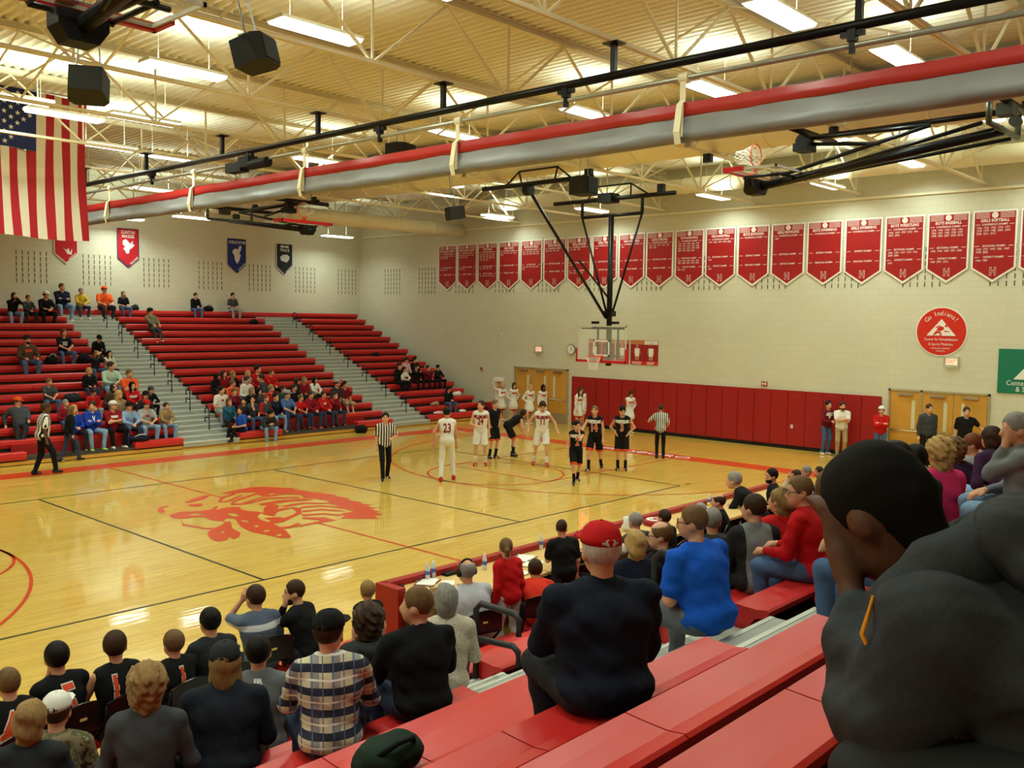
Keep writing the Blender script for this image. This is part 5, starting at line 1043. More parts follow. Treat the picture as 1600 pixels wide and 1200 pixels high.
# ------------------------------------------------------------------ players, referees, cheerleaders, people along the end wall
OR = (224, 78, 34); WH = 'white'
AW = dict(top='black', sl='N', bot='black', bl='S', shoe='dk', sock=('black', .45), hem=OR, group='players in black and orange', face=True)
HM = dict(top='white', sl='N', bot='white', bl='S', shoe='red', sock=('white', .35), group='players in white', face=True)
def trim(r, hem=OR):
    """orange band round the legs of the shorts and the neck"""
    pass
def T_away(n): return [(n, .24, .22, 'f', OR, WH), ('WHITEOAK', .085, .37, 'f', 'white', None)]
def T_home(n): return [(n, .2, .24, 'f', 'dred', None), ('HILLSBORO', .085, .36, 'f', 'dred', None)]
H1 = dict(HM, bl='L', sock=None, face=False)
standing(696, 645, 698, 751, -42, 'player in white number 23 seen from behind', num=[('23', .24, .27, 'b', 'dred', None)], arms=('side', (-.3, -.1, .9)), legs=((.16, .12, .09), (-.14, -.14, .085)), hc='blk', hair='fade', head=(-20, 0), **dict(H1, skin='t'))
standing(752, 633, 751, 727, 128, 'player in white number 24 facing the camera', num=T_home('24'), arms=((.12, .3, 1.08), 'side'), hc='bh', head=(-25, 8), legs=((.13, .05, .085), (-.12, 0, .085)), **HM)
standing(845, 634, 846, 727, 135, 'player in white number 11 looking down at the floor', num=T_home('11'), arms=((.36, .05, .95), (-.4, .1, .92)), hc='bh', head=(0, -35), legs=((.2, -.1, .085), (-.12, .2, .085)), **HM)
standing(767, 631, 770, 716, 165, 'player in black half hidden behind the player in white number 24', arms=('hips', 'hips'), hc='lbh', head=(10, 0), **AW)
standing(822, 645, 799, 712, -125, 'player in black and orange bending over with hands on knees', bend=58, lean=0, arms=((.2, .42, .62), (-.2, .42, .62)), legs=((.22, .0, .085), (-.22, .1, .085)), hc='bh', head=(25, 40), num=[('5', .2, .22, 'f', OR, WH)], **AW)
standing(900, 664, 899, 756, 140, 'player in black number 2 walking with hand to mouth', num=T_away('2'), arms=(('side'), 'chin'), legs=((.08, .2, .085), (-.1, -.25, .12)), hc='blk', hair='fade', head=(15, -8), **AW)
standing(930, 641, 929, 736, 112, 'player in black number 14 looking left over his shoulder', num=T_away('14'), arms=((.3, .35, .95), 'side'), legs=((.1, .25, .085), (-.1, -.3, .085)), hc='lbh', hair='buzz', head=(0, 0), **AW)
standing(966, 641, 971, 735, 122, 'player in black number 3 looking down with hand on hip', num=T_away('3'), arms=('hips', 'hips'), hc='blk', hair='fade', head=(20, -25), **AW)
RF = dict(top='white', tp='ref', sl='S', bot='black', bp=None, shoe='black')
standing(607, 652, 601, 750, 150, 'referee in striped shirt walking in front of the student section', arms=('side', (-.14, .25, 1.08)), legs=((.08, .22, .085), (-.09, -.15, .1)), hc='blk', hair='fade', face=True, group='referees', head=(-8, 3), **RF)
standing(1031, 638, 1031, 716, -55, 'referee in striped shirt seen from behind near the baseline', arms=((.12, .1, .9), (-.3, .25, 1.25)), hc='bh', hair='buzz', skin='t', group='referees', **RF)
standing(75, 637, 67, 742, -100, 'bald referee in striped shirt walking on the far sideline', arms=('side', 'side'), legs=((.1, .28, .085), (-.1, -.15, .085)), hair='buzz', hc='bh', skin='d', group='referees', fat=1.15, **RF)
standing(99, 641, 108, 722, -95, 'woman with long brown hair in black top walking behind the bald referee', arms=('side', 'side'), legs=((.06, .3, .085), (-.06, -.25, .085)), hair='long', hc='lbh', top='black', bot='djean', lean=8, vox=.026)
CH_ = dict(top='white', sl='L', bot='white', bl='skirt', hair='long', shoe='white', group='cheerleaders in white', fat=.86, face=True, vox=.026, H=.93)
def cheer(px, py, fx, fy, yaw, lab, hc='bh', **kw):
    a = dict(CH_); a.update(kw); a['hc'] = hc
    standing(px, py, fx, fy, yaw, lab, num=[('INDIANS', .07, .33, 'f', 'red', None)], **a)
cheer(779, 602, 16.5, None, 150, 'cheerleader holding a white box on her head behind the blonde cheerleader', 'blonde', arms=((.1, .1, 1.78), (-.08, .1, 1.78)))
cheer(784, 603, 16.3, None, 160, 'blonde cheerleader leftmost of those by the doors with arms folded low', 'blonde', arms=('cross', 'cross'))
cheer(802, 604, 16.5, None, 160, 'dark-haired cheerleader with hands on hips second from left', 'bh', arms=('hips', 'hips'))
cheer(827, 612, 16.2, None, 165, 'blonde cheerleader with raised face standing nearest the doors', 'blonde', arms=('hips', 'hips'), hair='bun')
cheer(847, 606, 16.6, None, 165, 'cheerleader with dark skin and black hair before the doors', 'blk', skin='d', arms=('side', 'side'))
cheer(908, 611, 16.9, None, 140, 'dark-haired cheerleader standing behind the one leaning forward', 'bh', arms=('side', 'side'))
cheer(904, 622, 16.4, None, 150, 'dark-haired cheerleader leaning forward by the wall pads', 'bh', lean=18, arms=('lap', 'lap'))
cheer(984, 613, 16.9, None, 155, 'dark-haired cheerleader alone against the red wall pads with bowed head', 'bh', head=(0, -30), arms=('chin', 'hips'))
r = empty('white_box', tuple(at(779, 594, 0, XW-1.2))); tag(r, 'small white box held on the head of a cheerleader', 'box'); MB().box(-.15, .15, -.15, .15, -.04, .08).build('carton', M_WHITE, r); MB().box(-.16, .16, -.16, .16, .08, .1).build('lid', M_WHITE, r)
r = empty('red_bin', tuple(at(783, 651, 2, .3))); tag(r, 'red box standing behind the cheerleaders left of the doors', 'box'); r.location = (XW-.6, 9.75, 0); MB().box(-.3, .3, -.35, .35, 0, .62).box(-.31, .31, -.36, .36, .62, .66).build('box_body', M_REDPAD, r); MB().box(-.305, -.3, -.2, .2, .4, .45).build('handle', M_DARK, r)
standing(1292, 632, 17.15, None, 150, 'man in maroon sweatshirt reading AERO 87 and jeans leaning on the wall pads', arms=('phone', 'phone'), top='maroon', bot='jean', shoe='white', num=[('AERO', .11, .36, 'f', 'white', None), ('87', .09, .27, 'f', 'white', None)], hc='blk', face=True, head=(-5, 0))
standing(1316, 634, 17.1, None, 120, 'man in white polo and khaki trousers with crossed arms', arms=('cross', 'cross'), top='white', sl='S', bot='khaki', hc='bh', beard='bh', face=True, head=(10, 0), fat=1.12, shoe='grey')
standing(1377, 641, 17.15, None, 115, 'man in red shirt and white cap with crossed arms beside the door frame', arms=('cross', 'cross'), top='red', bot='jean', cap='white', cb='back', hc='bh', face=True, fat=1.08)
standing(1449, 638, 16.9, None, 140, 'bald man in grey pullover and black trousers standing before the doors', arms=('side', 'side'), top='dgrey', bot='black', hair='buzz', hc='bh', face=True, fat=1.2, collar=True)
standing(1509, 643, 17.0, None, 120, 'man in black polo and khaki trousers standing before the right door', arms=('side', (-.5, .05, 1.05)), top='black', sl='S', bot='khaki', hair='fade', hc='bh', face=True, fat=1.12)

# ------------------------------------------------------------------ far bleachers, upper left group
J = 'jean'
far(22, 463, 15, 'girl in black top and light jeans holding her head on the top row', top='black', bot='ljean', arms='face', lean=22, hair='long', hc='bh', skin='w')
far(44, 466, 15, 'small child in grey hoodie beside the girl holding her head', top='dgrey', bot='dk', kid=.78, arms='clasp', hc='rh')
far(72, 461, 15, 'man in black shirt and white cap on the top row', top='black', bot='black', cap='white', arms='clasp', lean=16, sl='M', fat=1.1)
far(97, 448, 15, 'bald man in navy jacket and jeans with crossed arms on the top row', top='navy', bot='ljean', hair='buzz', hc='lbh', arms='cross', fat=1.2, shoe='white')
far(127, 455, 15, 'grey-haired person in yellow jacket holding a white cane', top='yellow', bot='djean', hc='gh', arms='clasp', lean=14, shoe='white')
far(163, 453, 15, 'large man in orange shirt and orange cap on the top row', top='orange', bot='dk', cap='orange', sl='S', arms='knee', fat=1.3, shoe='lgrey')
far(193, 460, 15, 'woman with long brown hair in black top reading on the top row', top='black', sl='S', bot='jean', hair='long', hc='lbh', arms='lap', shoe='black')
far(235, 487, 14, 'man in black cap and camouflage jacket slouching below the top row', top='dk', tp='camo', bot='dk', cap='black', arms='lap', lean=-22, legs=((.2, .62, -.34), (.05, .7, -.3)), shoe='khaki')
far(306, 462, 15, 'man in black jacket with clasped hands alone on the top row', top='black', bot=J, arms='phone', hc='bh', lean=14)
far(364, 462, 15, 'boy in grey shirt and grey trousers rightmost on the top row', top='dgrey', sl='S', bot='lgrey', hc='blk', arms='lap', kid=.92)
far(43, 530, 9, 'bearded man in brown jacket and orange print shirt with dark cap', top='brown', bot=J, cap='dk', arms='knee', lean=10, fat=1.15, beard='bh', num=[('TIGERS', .07, .34, 'f', OR, None)])
far(100, 520, 10, 'woman in black shirt with white print and long red hair', top='black', sl='S', bot=J, hair='long', hc='rh', arms='clasp', num=[('XO', .13, .3, 'f', 'white', None)])
far(155, 530, 8, 'man in black jacket and black cap looking down beside the aisle', top='black', bot='black', cap='black', arms='phone', lean=28, head=(0, -25), fat=1.1)
far(151, 556, 7, 'woman with long blonde-brown hair holding her face beside the aisle', top='dk', bot=J, hair='long', hc='dblonde', arms='face', lean=15)
far(171, 554, 7, 'dark-haired woman in white sweater leaning her chin on her hand', top='cream', bot='djean', hair='long', hc='blk', arms=('chin', 'lap'), lean=14, shoe='white')
far(140, 580, 5, 'blonde woman in black velvet jacket', top='black', bot='djean', hair='bob', hc='blonde', arms='lap')
far(174, 572, 5, 'man in pale green shirt and jeans leaning to his left', top='mint', bot='ljean', hc='bh', arms='clasp', lean=18, fat=1.2, head=(40, 0))
far(202, 584, 5, 'bald man in orange T-shirt by the aisle', top='orange', sl='S', bot='dk', hair='buzz', hc='lbh', arms='cross', fat=1.15)
far(77, 597, 4, 'small boy in grey T-shirt and jeans alone in the middle rows', top='dgrey', sl='S', bot=J, kid=.84, arms='clasp', hc='lbh')
far(28, 628, 2, 'large man in orange cap and grey hoodie lying back', top='dgrey', bot='dk', cap='orange', arms=('prop', 'lap'), lean=-20, fat=1.3, legs=((.3, .6, -.3), (.2, .6, -.35)))
far(207, 603, 3, 'dark-haired woman in red hoodie with white sleeve stripes', top='red', bot='djean', hair='long', hc='blk', arms='clasp', num=[('INDIANS', .075, .32, 'f', 'white', None)])
far(147, 613, 3, 'man in red shirt and grey trousers looking down at a phone', top='red', bot='lgrey', hc='bh', arms='phone', lean=26, head=(0, -30))
far(178, 606, 3, 'woman with short brown hair in dark brown coat', top='brown', bot='dk', hair='bob', hc='bh', arms='lap', lean=18)
far(186, 617, 2, 'woman with long blonde hair in tan sweater in front of the brown coat', top='tan', bot='djean', hair='long', hc='blonde', arms='lap')
far(236, 612, 3, 'person in black jacket and dark grey cap by the aisle', top='black', bot='black', cap='dgrey', arms='clasp', lean=24)
far(228, 618, 2, 'man in black cap behind the grey T-shirt man', top='dk', bot='dk', cap='black', arms='lap', lean=12)
FR = dict(shoe='white')
far(116, 640, 1, 'blonde girl in blue top holding a tablet behind the walking woman', top='royal', bot='dk', hair='long', hc='blonde', arms='phone', shoe='black', kid=.92)
far(103, 632, 2, 'man with grey hair in red jacket behind the walking woman', top='dred', bot='jean', hc='gh', arms='lap')
far(144, 634, 1, 'young man in royal blue and white jacket with crossed arms', top='royal', bot='ljean', hc='bh', arms='cross', shoe=(176, 220, 60), head=(-35, 0), num=[('V', .14, .33, 'f', 'white', None)])
far(177, 634, 1, 'man in dark red T-shirt with white headband and crossed arms', top='dred', sl='S', bot='black', cap='white', hc='gh', arms='cross', fat=1.18, num=[('INDIANS', .06, .36, 'f', 'white', None)], **FR)
far(202, 635, 1, 'man in light blue shirt and black cap in the front row', top='lblue', bot='djean', cap='black', arms='clasp', lean=12, fat=1.12)
far(229, 632, 1, 'man in grey T-shirt and red cap in the front row', top='lgrey', sl='S', bot='ljean', cap='red', arms='clasp', lean=12, fat=1.12, num=[('REDS', .06, .34, 'f', 'red', None)], **FR)
far(260, 635, 1, 'man in brown jacket rightmost of the front row by the aisle', top='tan', bot='ljean', hc='bh', arms='clasp', lean=12, **FR)

# student section, rows counted from the floor
S2 = [
 (339, 590, 5, 'long-haired student in black at the left back of the student section', dict(top='black', hair='long', hc='blk', bot='black', head=(70, 0))),
 (350, 584, 5, 'student with long brown hair in a red top and white scarf', dict(top='dred', hair='long', hc='bh', bot='djean')),
 (364, 585, 5, 'student with light brown hair in a black top at the back', dict(top='black', hair='long', hc='dblonde', bot='djean')),
 (364, 599, 4, 'student in a bright orange shirt second row from the back', dict(top='orange', sl='S', hc='lbh', bot='dk', head=(40, 0))),
 (346, 610, 3, 'boy in white T-shirt at the left edge of the student section', dict(top='white', sl='S', hc='blk', bot='lgrey', num=[('PRO', .06, .34, 'f', 'red', None)])),
 (386, 594, 4, 'student in a white hooded sweatshirt', dict(top='white', hood=True, hc='bh', bot='dk')),
 (388, 584, 5, 'blonde student turning her head beside the white hooded one', dict(top='lgrey', hair='bob', hc='blonde', bot='dk')),
 (403, 576, 6, 'student in red with black hair at the very back', dict(top='red', hc='blk', bot='dk')),
 (407, 590, 5, 'student in grey T-shirt turned away with back to the court', dict(top='dgrey', sl='S', hc='bh', bot='dk', yaw=60, face=False, lean=20)),
 (424, 582, 5, 'student in a bright red sweatshirt at the back right', dict(top='red', hc='rh', bot='black', arms='clasp')),
 (366, 612, 3, 'student in dark maroon with hand at chin', dict(top='maroon', hc='lbh', bot='dk', arms=('chin', 'lap'))),
 (358, 628, 2, 'curly red-blonde girl in a teal top', dict(top='teal', hair='long', hc='rh', bot='dk', arms=('chin', 'lap'))),
 (375, 641, 1, 'girl in blue T-shirt seen from behind with black leggings', dict(top='blue', sl='S', hair='long', hc='bh', bot='black', shoe='navy', yaw=95, face=False, lean=10, legs=((.2, .5, -.34), (-.1, .55, -.2)))),
 (381, 627, 2, 'dark-haired boy in a dark grey shirt', dict(top='dk', hc='blk', bot=J, head=(-50, 0), arms='clasp')),
 (394, 611, 3, 'girl with long light brown hair behind the grey T-shirt boy', dict(top='black', hair='long', hc='dblonde', bot='dk')),
 (405, 612, 3, 'girl with dark hair and patterned black and white scarf', dict(top='dgrey', hair='long', hc='blk', bot='dk')),
 (395, 624, 2, 'black-haired boy in grey T-shirt with hand at his mouth', dict(top='dgrey', sl='S', hc='blk', bot='jean', arms=('chin', 'lap'), head=(-40, 0))),
 (416, 622, 2, 'boy with red hair in a grey and red sweatshirt', dict(top='dgrey', tp='raglan', hc='rh', bot='dk')),
 (424, 646, 1, 'boy in grey hoodie bending far forward with hands clasped', dict(top='char', hood=True, hc='blk', bot='ljean', lean=44, arms='clasp', head=(30, -10), shoe='tan')),
 (424, 607, 3, 'boy with light hair in a plain red shirt in the third row', dict(top='red', sl='S', hc='dblonde', bot='dk')),
 (431, 620, 2, 'boy in dark navy shirt and jeans beside the blue T-shirt boy', dict(top='navy', hc='blk', bot='ljean', arms=('chin', 'lap'), shoe='tan')),
 (443, 608, 3, 'boy in dark green shirt behind the row in red', dict(top='green', hc='bh', bot='dk')),
 (449, 616, 1, 'boy in blue T-shirt and grey cap', dict(top=(74, 104, 160), sl='S', cap='lgrey', bot='djean', arms='clasp')),
 (460, 606, 3, 'boy in black T-shirt above the row in red', dict(top='black', sl='S', hc='bh', bot='dk')),
 (464, 596, 4, 'girl with dark hair looking sideways in the upper right', dict(top='dk', hair='long', hc='bh', bot='dk', head=(60, 0))),
 (476, 594, 4, 'girl with long blonde hair in a red shirt', dict(top='dred', hair='long', hc='dblonde', bot='dk')),
 (492, 594, 4, 'girl with long dark hair in a white sweater', dict(top='white', hair='long', hc='blk', bot='dk', arms='clasp')),
 (470, 622, 1, 'boy in plain bright red T-shirt and jeans', dict(top='red', sl='S', hc='lbh', bot='djean', arms='clasp')),
 (486, 617, 1, 'boy in dark red hooded sweatshirt with red shoes', dict(top='dred', hood=True, hc='bh', bot='djean', arms='clasp', shoe='red')),
 (506, 617, 1, 'boy in bright red hooded sweatshirt with white print', dict(top='red', hood=True, hc='bh', bot='djean', arms='clasp', num=[('HHS', .08, .34, 'f', 'white', None)])),
 (524, 617, 1, 'boy in raglan shirt of grey and dark red', dict(top='maroon', tp='raglan', hc='bh', bot='djean', arms=('chin', 'lap'), shoe='black')),
 (527, 599, 3, 'boy in dark grey shirt and light cap at the right end', dict(top='char', cap='lgrey', bot='jean')),
 (539, 601, 3, 'boy in maroon T-shirt and khaki shorts at the right end', dict(top='maroon', sl='S', hc='blk', bot='khaki', bl='S', legs=((.2, .6, -.3), (.0, .62, -.32)), shoe='blk'))]
for x, y, rw, lab, kw in S2: kw.setdefault('arms', 'lap'); far(x, y, rw, lab, **dict(dict(bot=J), **kw))
# small group by the corner
for x, y, rw, lab, kw in [(635, 563, 7, 'man in pink and grey with cap behind the corner group', dict(top='lpink', cap='dk', bot='dk')), (649, 562, 7, 'person in black with hood up at the back of the corner group', dict(top='black', hood=True, hc='blk', bot='black')),
  (625, 571, 6, 'youth in black tracksuit leftmost of the corner group', dict(top='black', hc='bh', bot='black')), (632, 578, 5, 'youth in white hoodie in the corner group', dict(top='white', hood=True, hc='bh', bot='dk', arms='clasp', lean=16)),
  (651, 575, 5, 'youth in black holding a hand to his face in the corner group', dict(top='black', hc='bh', bot='black', arms=('face', 'lap'))), (669, 576, 5, 'youth in dark maroon resting chin on fist in the corner group', dict(top='maroon', hc='bh', bot='black', arms=('chin', 'lap'))),
  (685, 574, 5, 'youth in black tracksuit rightmost of the corner group', dict(top='black', hc='blk', bot='black', arms='clasp')), (701, 608, 2, 'woman in dark top and jeans reading a white paper in the corner seats', dict(top='black', hair='long', hc='blk', bot='jean', arms='phone', head=(0, -25)))]:
    far(x, y, rw, lab, **dict(dict(arms='lap'), **kw))

# ------------------------------------------------------------------ bench players and coaches on chairs
BN = dict(top='black', sl='N', bot='black', bl='S', hc='bh', hem=OR, fat=1.12, headsc=1.14)
N_ = lambda s: [(s, .36, .25, 'b', OR, WH)]
onchair(12, 1068, -9.28, 5, 'bench player in black number 44 at the left edge', num=N_('44'), lean=10, arms='knee', **dict(BN, hc='lbh', hair='buzz', skin='p'))
onchair(88, 1028, -9.1, 8, 'bench player in black number 5 with dark hair', num=N_('5'), lean=12, arms=('knee', 'chin'), head=(-15, 0), **dict(BN, hc='blk', sl='S'))
onchair(180, 1010, -9.15, 0, 'bench player in black number 10 turning to the right', num=N_('10'), lean=6, arms='knee', head=(-30, 0), **BN)
onchair(270, 1006, -9.25, 5, 'small bench player in black number 1', num=N_('1'), lean=6, arms='knee', **dict(BN, hc='lbh', sl='S'))
onchair(327, 972, -9.15, 0, 'coach in black jacket with white piping on the bench', lean=10, top='dk', hc='blk', bot='dk', arms='knee', fat=1.15, headsc=1.12)
onchair(398, 934, -8.8, -5, 'coach in slate polo with a white chest band holding his head', lean=14, top=(86, 96, 116), tp='chestband', sl='S', hc='bh', bot='dk', arms=('lap', 'face'), head=(10, 0), fat=1.12, headsc=1.1)
onchair(459, 926, -8.92, 25, 'bearded coach in black jacket resting chin on hand', lean=20, top='black', hc='bh', hair='fade', bot='dk', beard='bh', arms=('lap', 'chin'), head=(35, 0), fat=1.1, face=True)
standing(577, 922, -10.75, None, -15, 'small boy in black sleeveless shirt standing at the table end', top='black', sl='N', bot='dk', hc='dblonde', arms=('side', 'side'), lean=5, vox=.018, z=.72, headsc=1.15)
TG = 'black folding chairs behind the scorers table'
onchair(728, 893, -9.75, -15, 'heavy man in pale striped shirt wearing headphones', cg=TG, top=(190, 192, 202), tp='pinstripe', hair='fringe', hc='gh', bot='black', lean=16, fat=1.35, arms=((.2, .5, .42), (-.2, .5, .42)))
LOGH = bpy.data.objects['person.%03d' % (NF-1)] if NF > 1 else None
standing(790, 857, 795, 1035, -10, 'girl with a ponytail in red sweatshirt and pale trousers standing at the table', top='red', bot=(196, 192, 188), bl='flare', hair='pony', hc='lbh', arms=('side', 'side'), vox=.018, wr=.004, head=(-30, -8), legs=((.14, -.05, .085), (-.12, .0, .085)))
standing(889, 826, 880, 985, -20, 'stout man in black polo shirt standing at the table', top='black', sl='S', bot='dk', hair='fade', hc='bh', arms=('side', (-.05, .35, 1.1)), vox=.016, wr=.003, head=(-45, -15), fat=1.25, lean=8, fine=True)
onchair(836, 890, -9.9, -40, 'person in orange-red shirt bending over the score book', cg=TG, top=(214, 52, 34), sl='S', hc='bh', bot='black', lean=48, arms=((.1, .6, .3), (-.15, .6, .3)), skin='t')
onchair(938, 829, -9.6, -10, 'grey-haired man in green shirt at the console', cg=TG, top='green', sl='S', hc='gh', bot='dk', lean=16, arms=((.15, .55, .36), (-.15, .55, .36)), fat=1.15)
onchair(992, 815, -9.5, -15, 'man in dark green hoodie with headset at the table', cg=TG, top='dgrey', hood=True, hc='gh', bot='dk', lean=14, arms=((.15, .55, .36), (-.15, .55, .36)), fat=1.15)
onchair(1037, 809, -9.5, 0, 'dark-haired person in black at the table beside the red drum', cg=TG, top='black', hc='bh', bot='dk', lean=14)
onchair(1093, 797, -9.45, 20, 'man in black and white shirt pointing at the table', cg=TG, top='black', hc='gh', bot='dk', lean=22, arms=((.2, .55, .4), (-.2, .5, .3)))
onchair(1122, 784, -9.5, 30, 'balding man in black suit at the far table end', cg=TG, top='black', hair='fringe', hc='bh', bot='black', lean=10, collar=True)
SG = 'men in dark suits on the far bench'
onchair(1146, 740, -9.1, 35, 'coach in black suit bending far forward from his chair', top='black', hc='bh', bot='black', lean=40, arms='clasp', collar=True, cg='black folding chairs beyond the table', group=None) if False else seated(1146, 740, -9.1, .49, 20, 'coach in black suit bending far forward from his chair', lo=.9, hi=1.25, top='black', hc='gh', bot='black', lean=42, arms='clasp', collar=True, group=SG, vox=.02)
for x, y, lab, kw in [(1205, 744, 'black-haired coach in black suit right of the bending coach', dict(hc='blk', beard='blk')), (1243, 744, 'young man with brown hair in white shirt partly hidden', dict(hc='bh', top='white', arms=('face', 'lap'))), (1259, 738, 'grey-haired coach in black suit', dict(hc='gh')), (1279, 738, 'young man with buzzed hair and white collar beyond the grey-haired coach', dict(hc='bh', hair='fade', top='lgrey'))]:
    k = dict(top='black', bot='black', lean=8, arms='lap', collar=True, head=(40, 0), vox=.02, face=True); k.update(kw)
    onchair(x, y, -9.1, 20, lab, cg='black folding chairs beyond the table', **k)

# ------------------------------------------------------------------ near bleachers
near(90, 1112, 2, 'man in camouflage jacket and white cap', top='tan', tp='camo', cap='white', cb=1, hc='bh', bot='dk', hood=True, lean=14, fat=1.1)
near(50, 1180, 3, 'blonde-haired woman at the lower left corner', top='dk', hair='bob', hc='dblonde', bot='dk', lean=12)
near(232, 1100, 4, 'woman with curly grey-blonde hair in a dark grey sweater', top='dgrey', hair='curly', hc='dblonde', bot='dk', lean=12, headsc=1.05)
near(352, 1042, 4, 'woman in white and black cap and navy coat', top=(30, 34, 44), cap='dk', cb=1, hair='long', hc='dblonde', bot='dk', lean=14, fat=1.3, collar=True)
near(404, 1020, 3, 'man with dark hair in a grey pullover', top=(100, 102, 104), hc='blk', bot='dk', lean=10, fat=1.2, collar=True, num=[('UA', .05, .44, 'b', 'white', None)])
near(515, 1012, 5, 'man in plaid flannel shirt and dark green cap', top='white', tp='plaid', cap='black', cb=1, hc='bh', bot='djean', lean=10, fat=1.15, arms='knee', head=(-30, 0), collar=True, wr=.005)
near(576, 1008, 4, 'person with curly brown hair and black hoodie behind the plaid shirt', top='char', hood=True, hair='curly', hc='bh', bot='dk', lean=10, headsc=.98)
near(650, 975, 5, 'broad man in black fleece looking to the left', yaw=-20, top='black', hair='fade', hc='lbh', bot='djean', lean=10, fat=1.28, head=(55, 0), arms='knee', collar=True, wr=.005)
near(697, 966, 4, 'grey-haired woman in a white lace top', top='cream', tp='lace', hair='bob', hc='gh', bot='dk', lean=8, headsc=.95, wr=.004)
near(678, 942, 2, 'child with curly blonde hair in red reaching out one arm', yaw=0, top='red', hair='curly', hc='dblonde', bot='dk', kid=.85, lo=.6, lean=4, arms=((.42, .22, .36), 'lap'), headsc=.9, fine=True)
near(937, 880, 8, 'old man in red cap and navy fleece jacket', top=(24, 30, 44), cap='red', cb=1, hc='wh', bot='dk', lean=8, fat=1.45, arms=('lap', (-.12, .36, .40, -.4, 0, -1)), collar=True, wr=.006, vox=.015, head=(5, 0), fine=True)
near(965, 868, 4, 'child in pink sweater with white cap behind the red cap', top='lpink', cap='white', cb=1, hc='lbh', bot='dk', kid=.9, lo=.6)
near(992, 856, 5, 'woman with short blonde hair in a navy coat', top='navy', hair='bob', hc='blonde', bot='dk')
near(1030, 845, 5, 'bald man with glasses in a black jacket', yaw=-10, top='black', hair='fringe', hc='lbh', bot='dk', fat=1.15, glasses=True, head=(50, 0), collar=True, skin='p')
near(1080, 845, 7, 'heavy man in bright blue T-shirt with glasses', top=(24, 88, 200), sl='S', hair='short', hc='lbh', bot=(84, 88, 94), bp='denim', fat=1.4, glasses=True, head=(38, 0), arms='lap', lean=14, yaw=-8, wr=.006, vox=.015, lo=.95, hi=1.3, headsc=.97)
near(1112, 830, 5, 'grey-haired person in black fleece hoodie behind the blue T-shirt', top=(46, 48, 50), hood=True, hc='gh', bot='dk', fat=1.15, head=(-20, 0))
near(1164, 935, 6, 'small child in dark hooded coat bending down by the aisle', top='black', hood=True, hair='buzz', hc='dblonde', bot='dk', kid=.72, lo=.5, lean=40, arms='clasp')
near(1176, 800, 6, 'man in grey and black jacket with dark grey hair', top=(124, 126, 128), tp='sidepanel', hc='bh', bot='dk', fat=1.12, head=(35, 0), collar=True)
near(1217, 805, 6, 'blonde woman in red beside the red fleece man', top='red', hair='bob', hc='dblonde', bot=J, head=(35, 0))
near(1247, 782, 7, 'man with cropped hair in red fleece and jeans with a glasses strap', top=(180, 20, 24), hair='fade', hc='lbh', bot='jean', fat=1.2, glasses=True, head=(45, 0), lean=16, arms='knee', collar=True, wr=.006, vox=.016, yaw=8)
near(1290, 788, 7, 'woman in red jacket with long grey-brown hair behind the red fleece man', top=(186, 22, 26), hair='long', hc='lbh', bot='djean', fat=1.1, lean=22)
near(1432, 712, 7, 'bald man in slate shirt beyond the dark hoodie', top=(80, 92, 120), hair='buzz', hc='lbh', bot='dk', skin='p', lo=.9)
near(1466, 728, 8, 'woman with curly blonde hair in a bright pink top', top='pink', hair='curly', hc='blonde', bot='dk', lo=.9)
near(1427, 733, 8, 'black-haired person partly hidden beside the dark hoodie', top='dk', hair='short', hc='blk', bot='dk', lo=.9)
near(1490, 718, 7, 'woman with brown curls in a purple top and white collar', top='purple', hair='curly', hc='lbh', bot='dk', lo=.9, headsc=.95)
near(1516, 722, 7, 'person with short brown hair and glasses looking left', top='lgrey', hair='short', hc='rh', bot='dk', glasses=True, head=(60, 0), lo=.9, face=True)
near(1533, 697, 5, 'dark-haired person in pale grey jacket farther along the rows', top='lgrey', hair='bob', hc='bh', bot='dk', head=(50, 0), lo=.9)
near(1508, 700, 5, 'grey-haired person in white shirt farther along the rows', top='white', hair='short', hc='gh', bot='dk', lo=.85)
near(1556, 688, 5, 'person with dark hair in red near the right edge', top='dred', hair='short', hc='blk', bot='dk', head=(60, 0), lo=.9)
near(1545, 745, 8, 'person in dark purple coat leaning forward', top='purple', hair='bob', hc='bh', bot='ljean', lean=30, lo=.85, fat=1.15)
near(1584, 690, 9, 'grey-haired man in grey fleece with fist at his mouth', top=(116, 118, 120), hair='short', hc='gh', bot='ljean', lean=10, arms=('lap', 'chin'), head=(25, -5), vox=.014, wr=.004, fine=True, yaw=20, lo=.9, collar=True, fat=1.1)
near(1392, 778, 9, 'person in blue jeans mostly hidden behind the boy in the charcoal hoodie', top='dk', hc='blk', bot='jean', head=(-10, 0), arms='clasp', span=(9,), yaw=5)

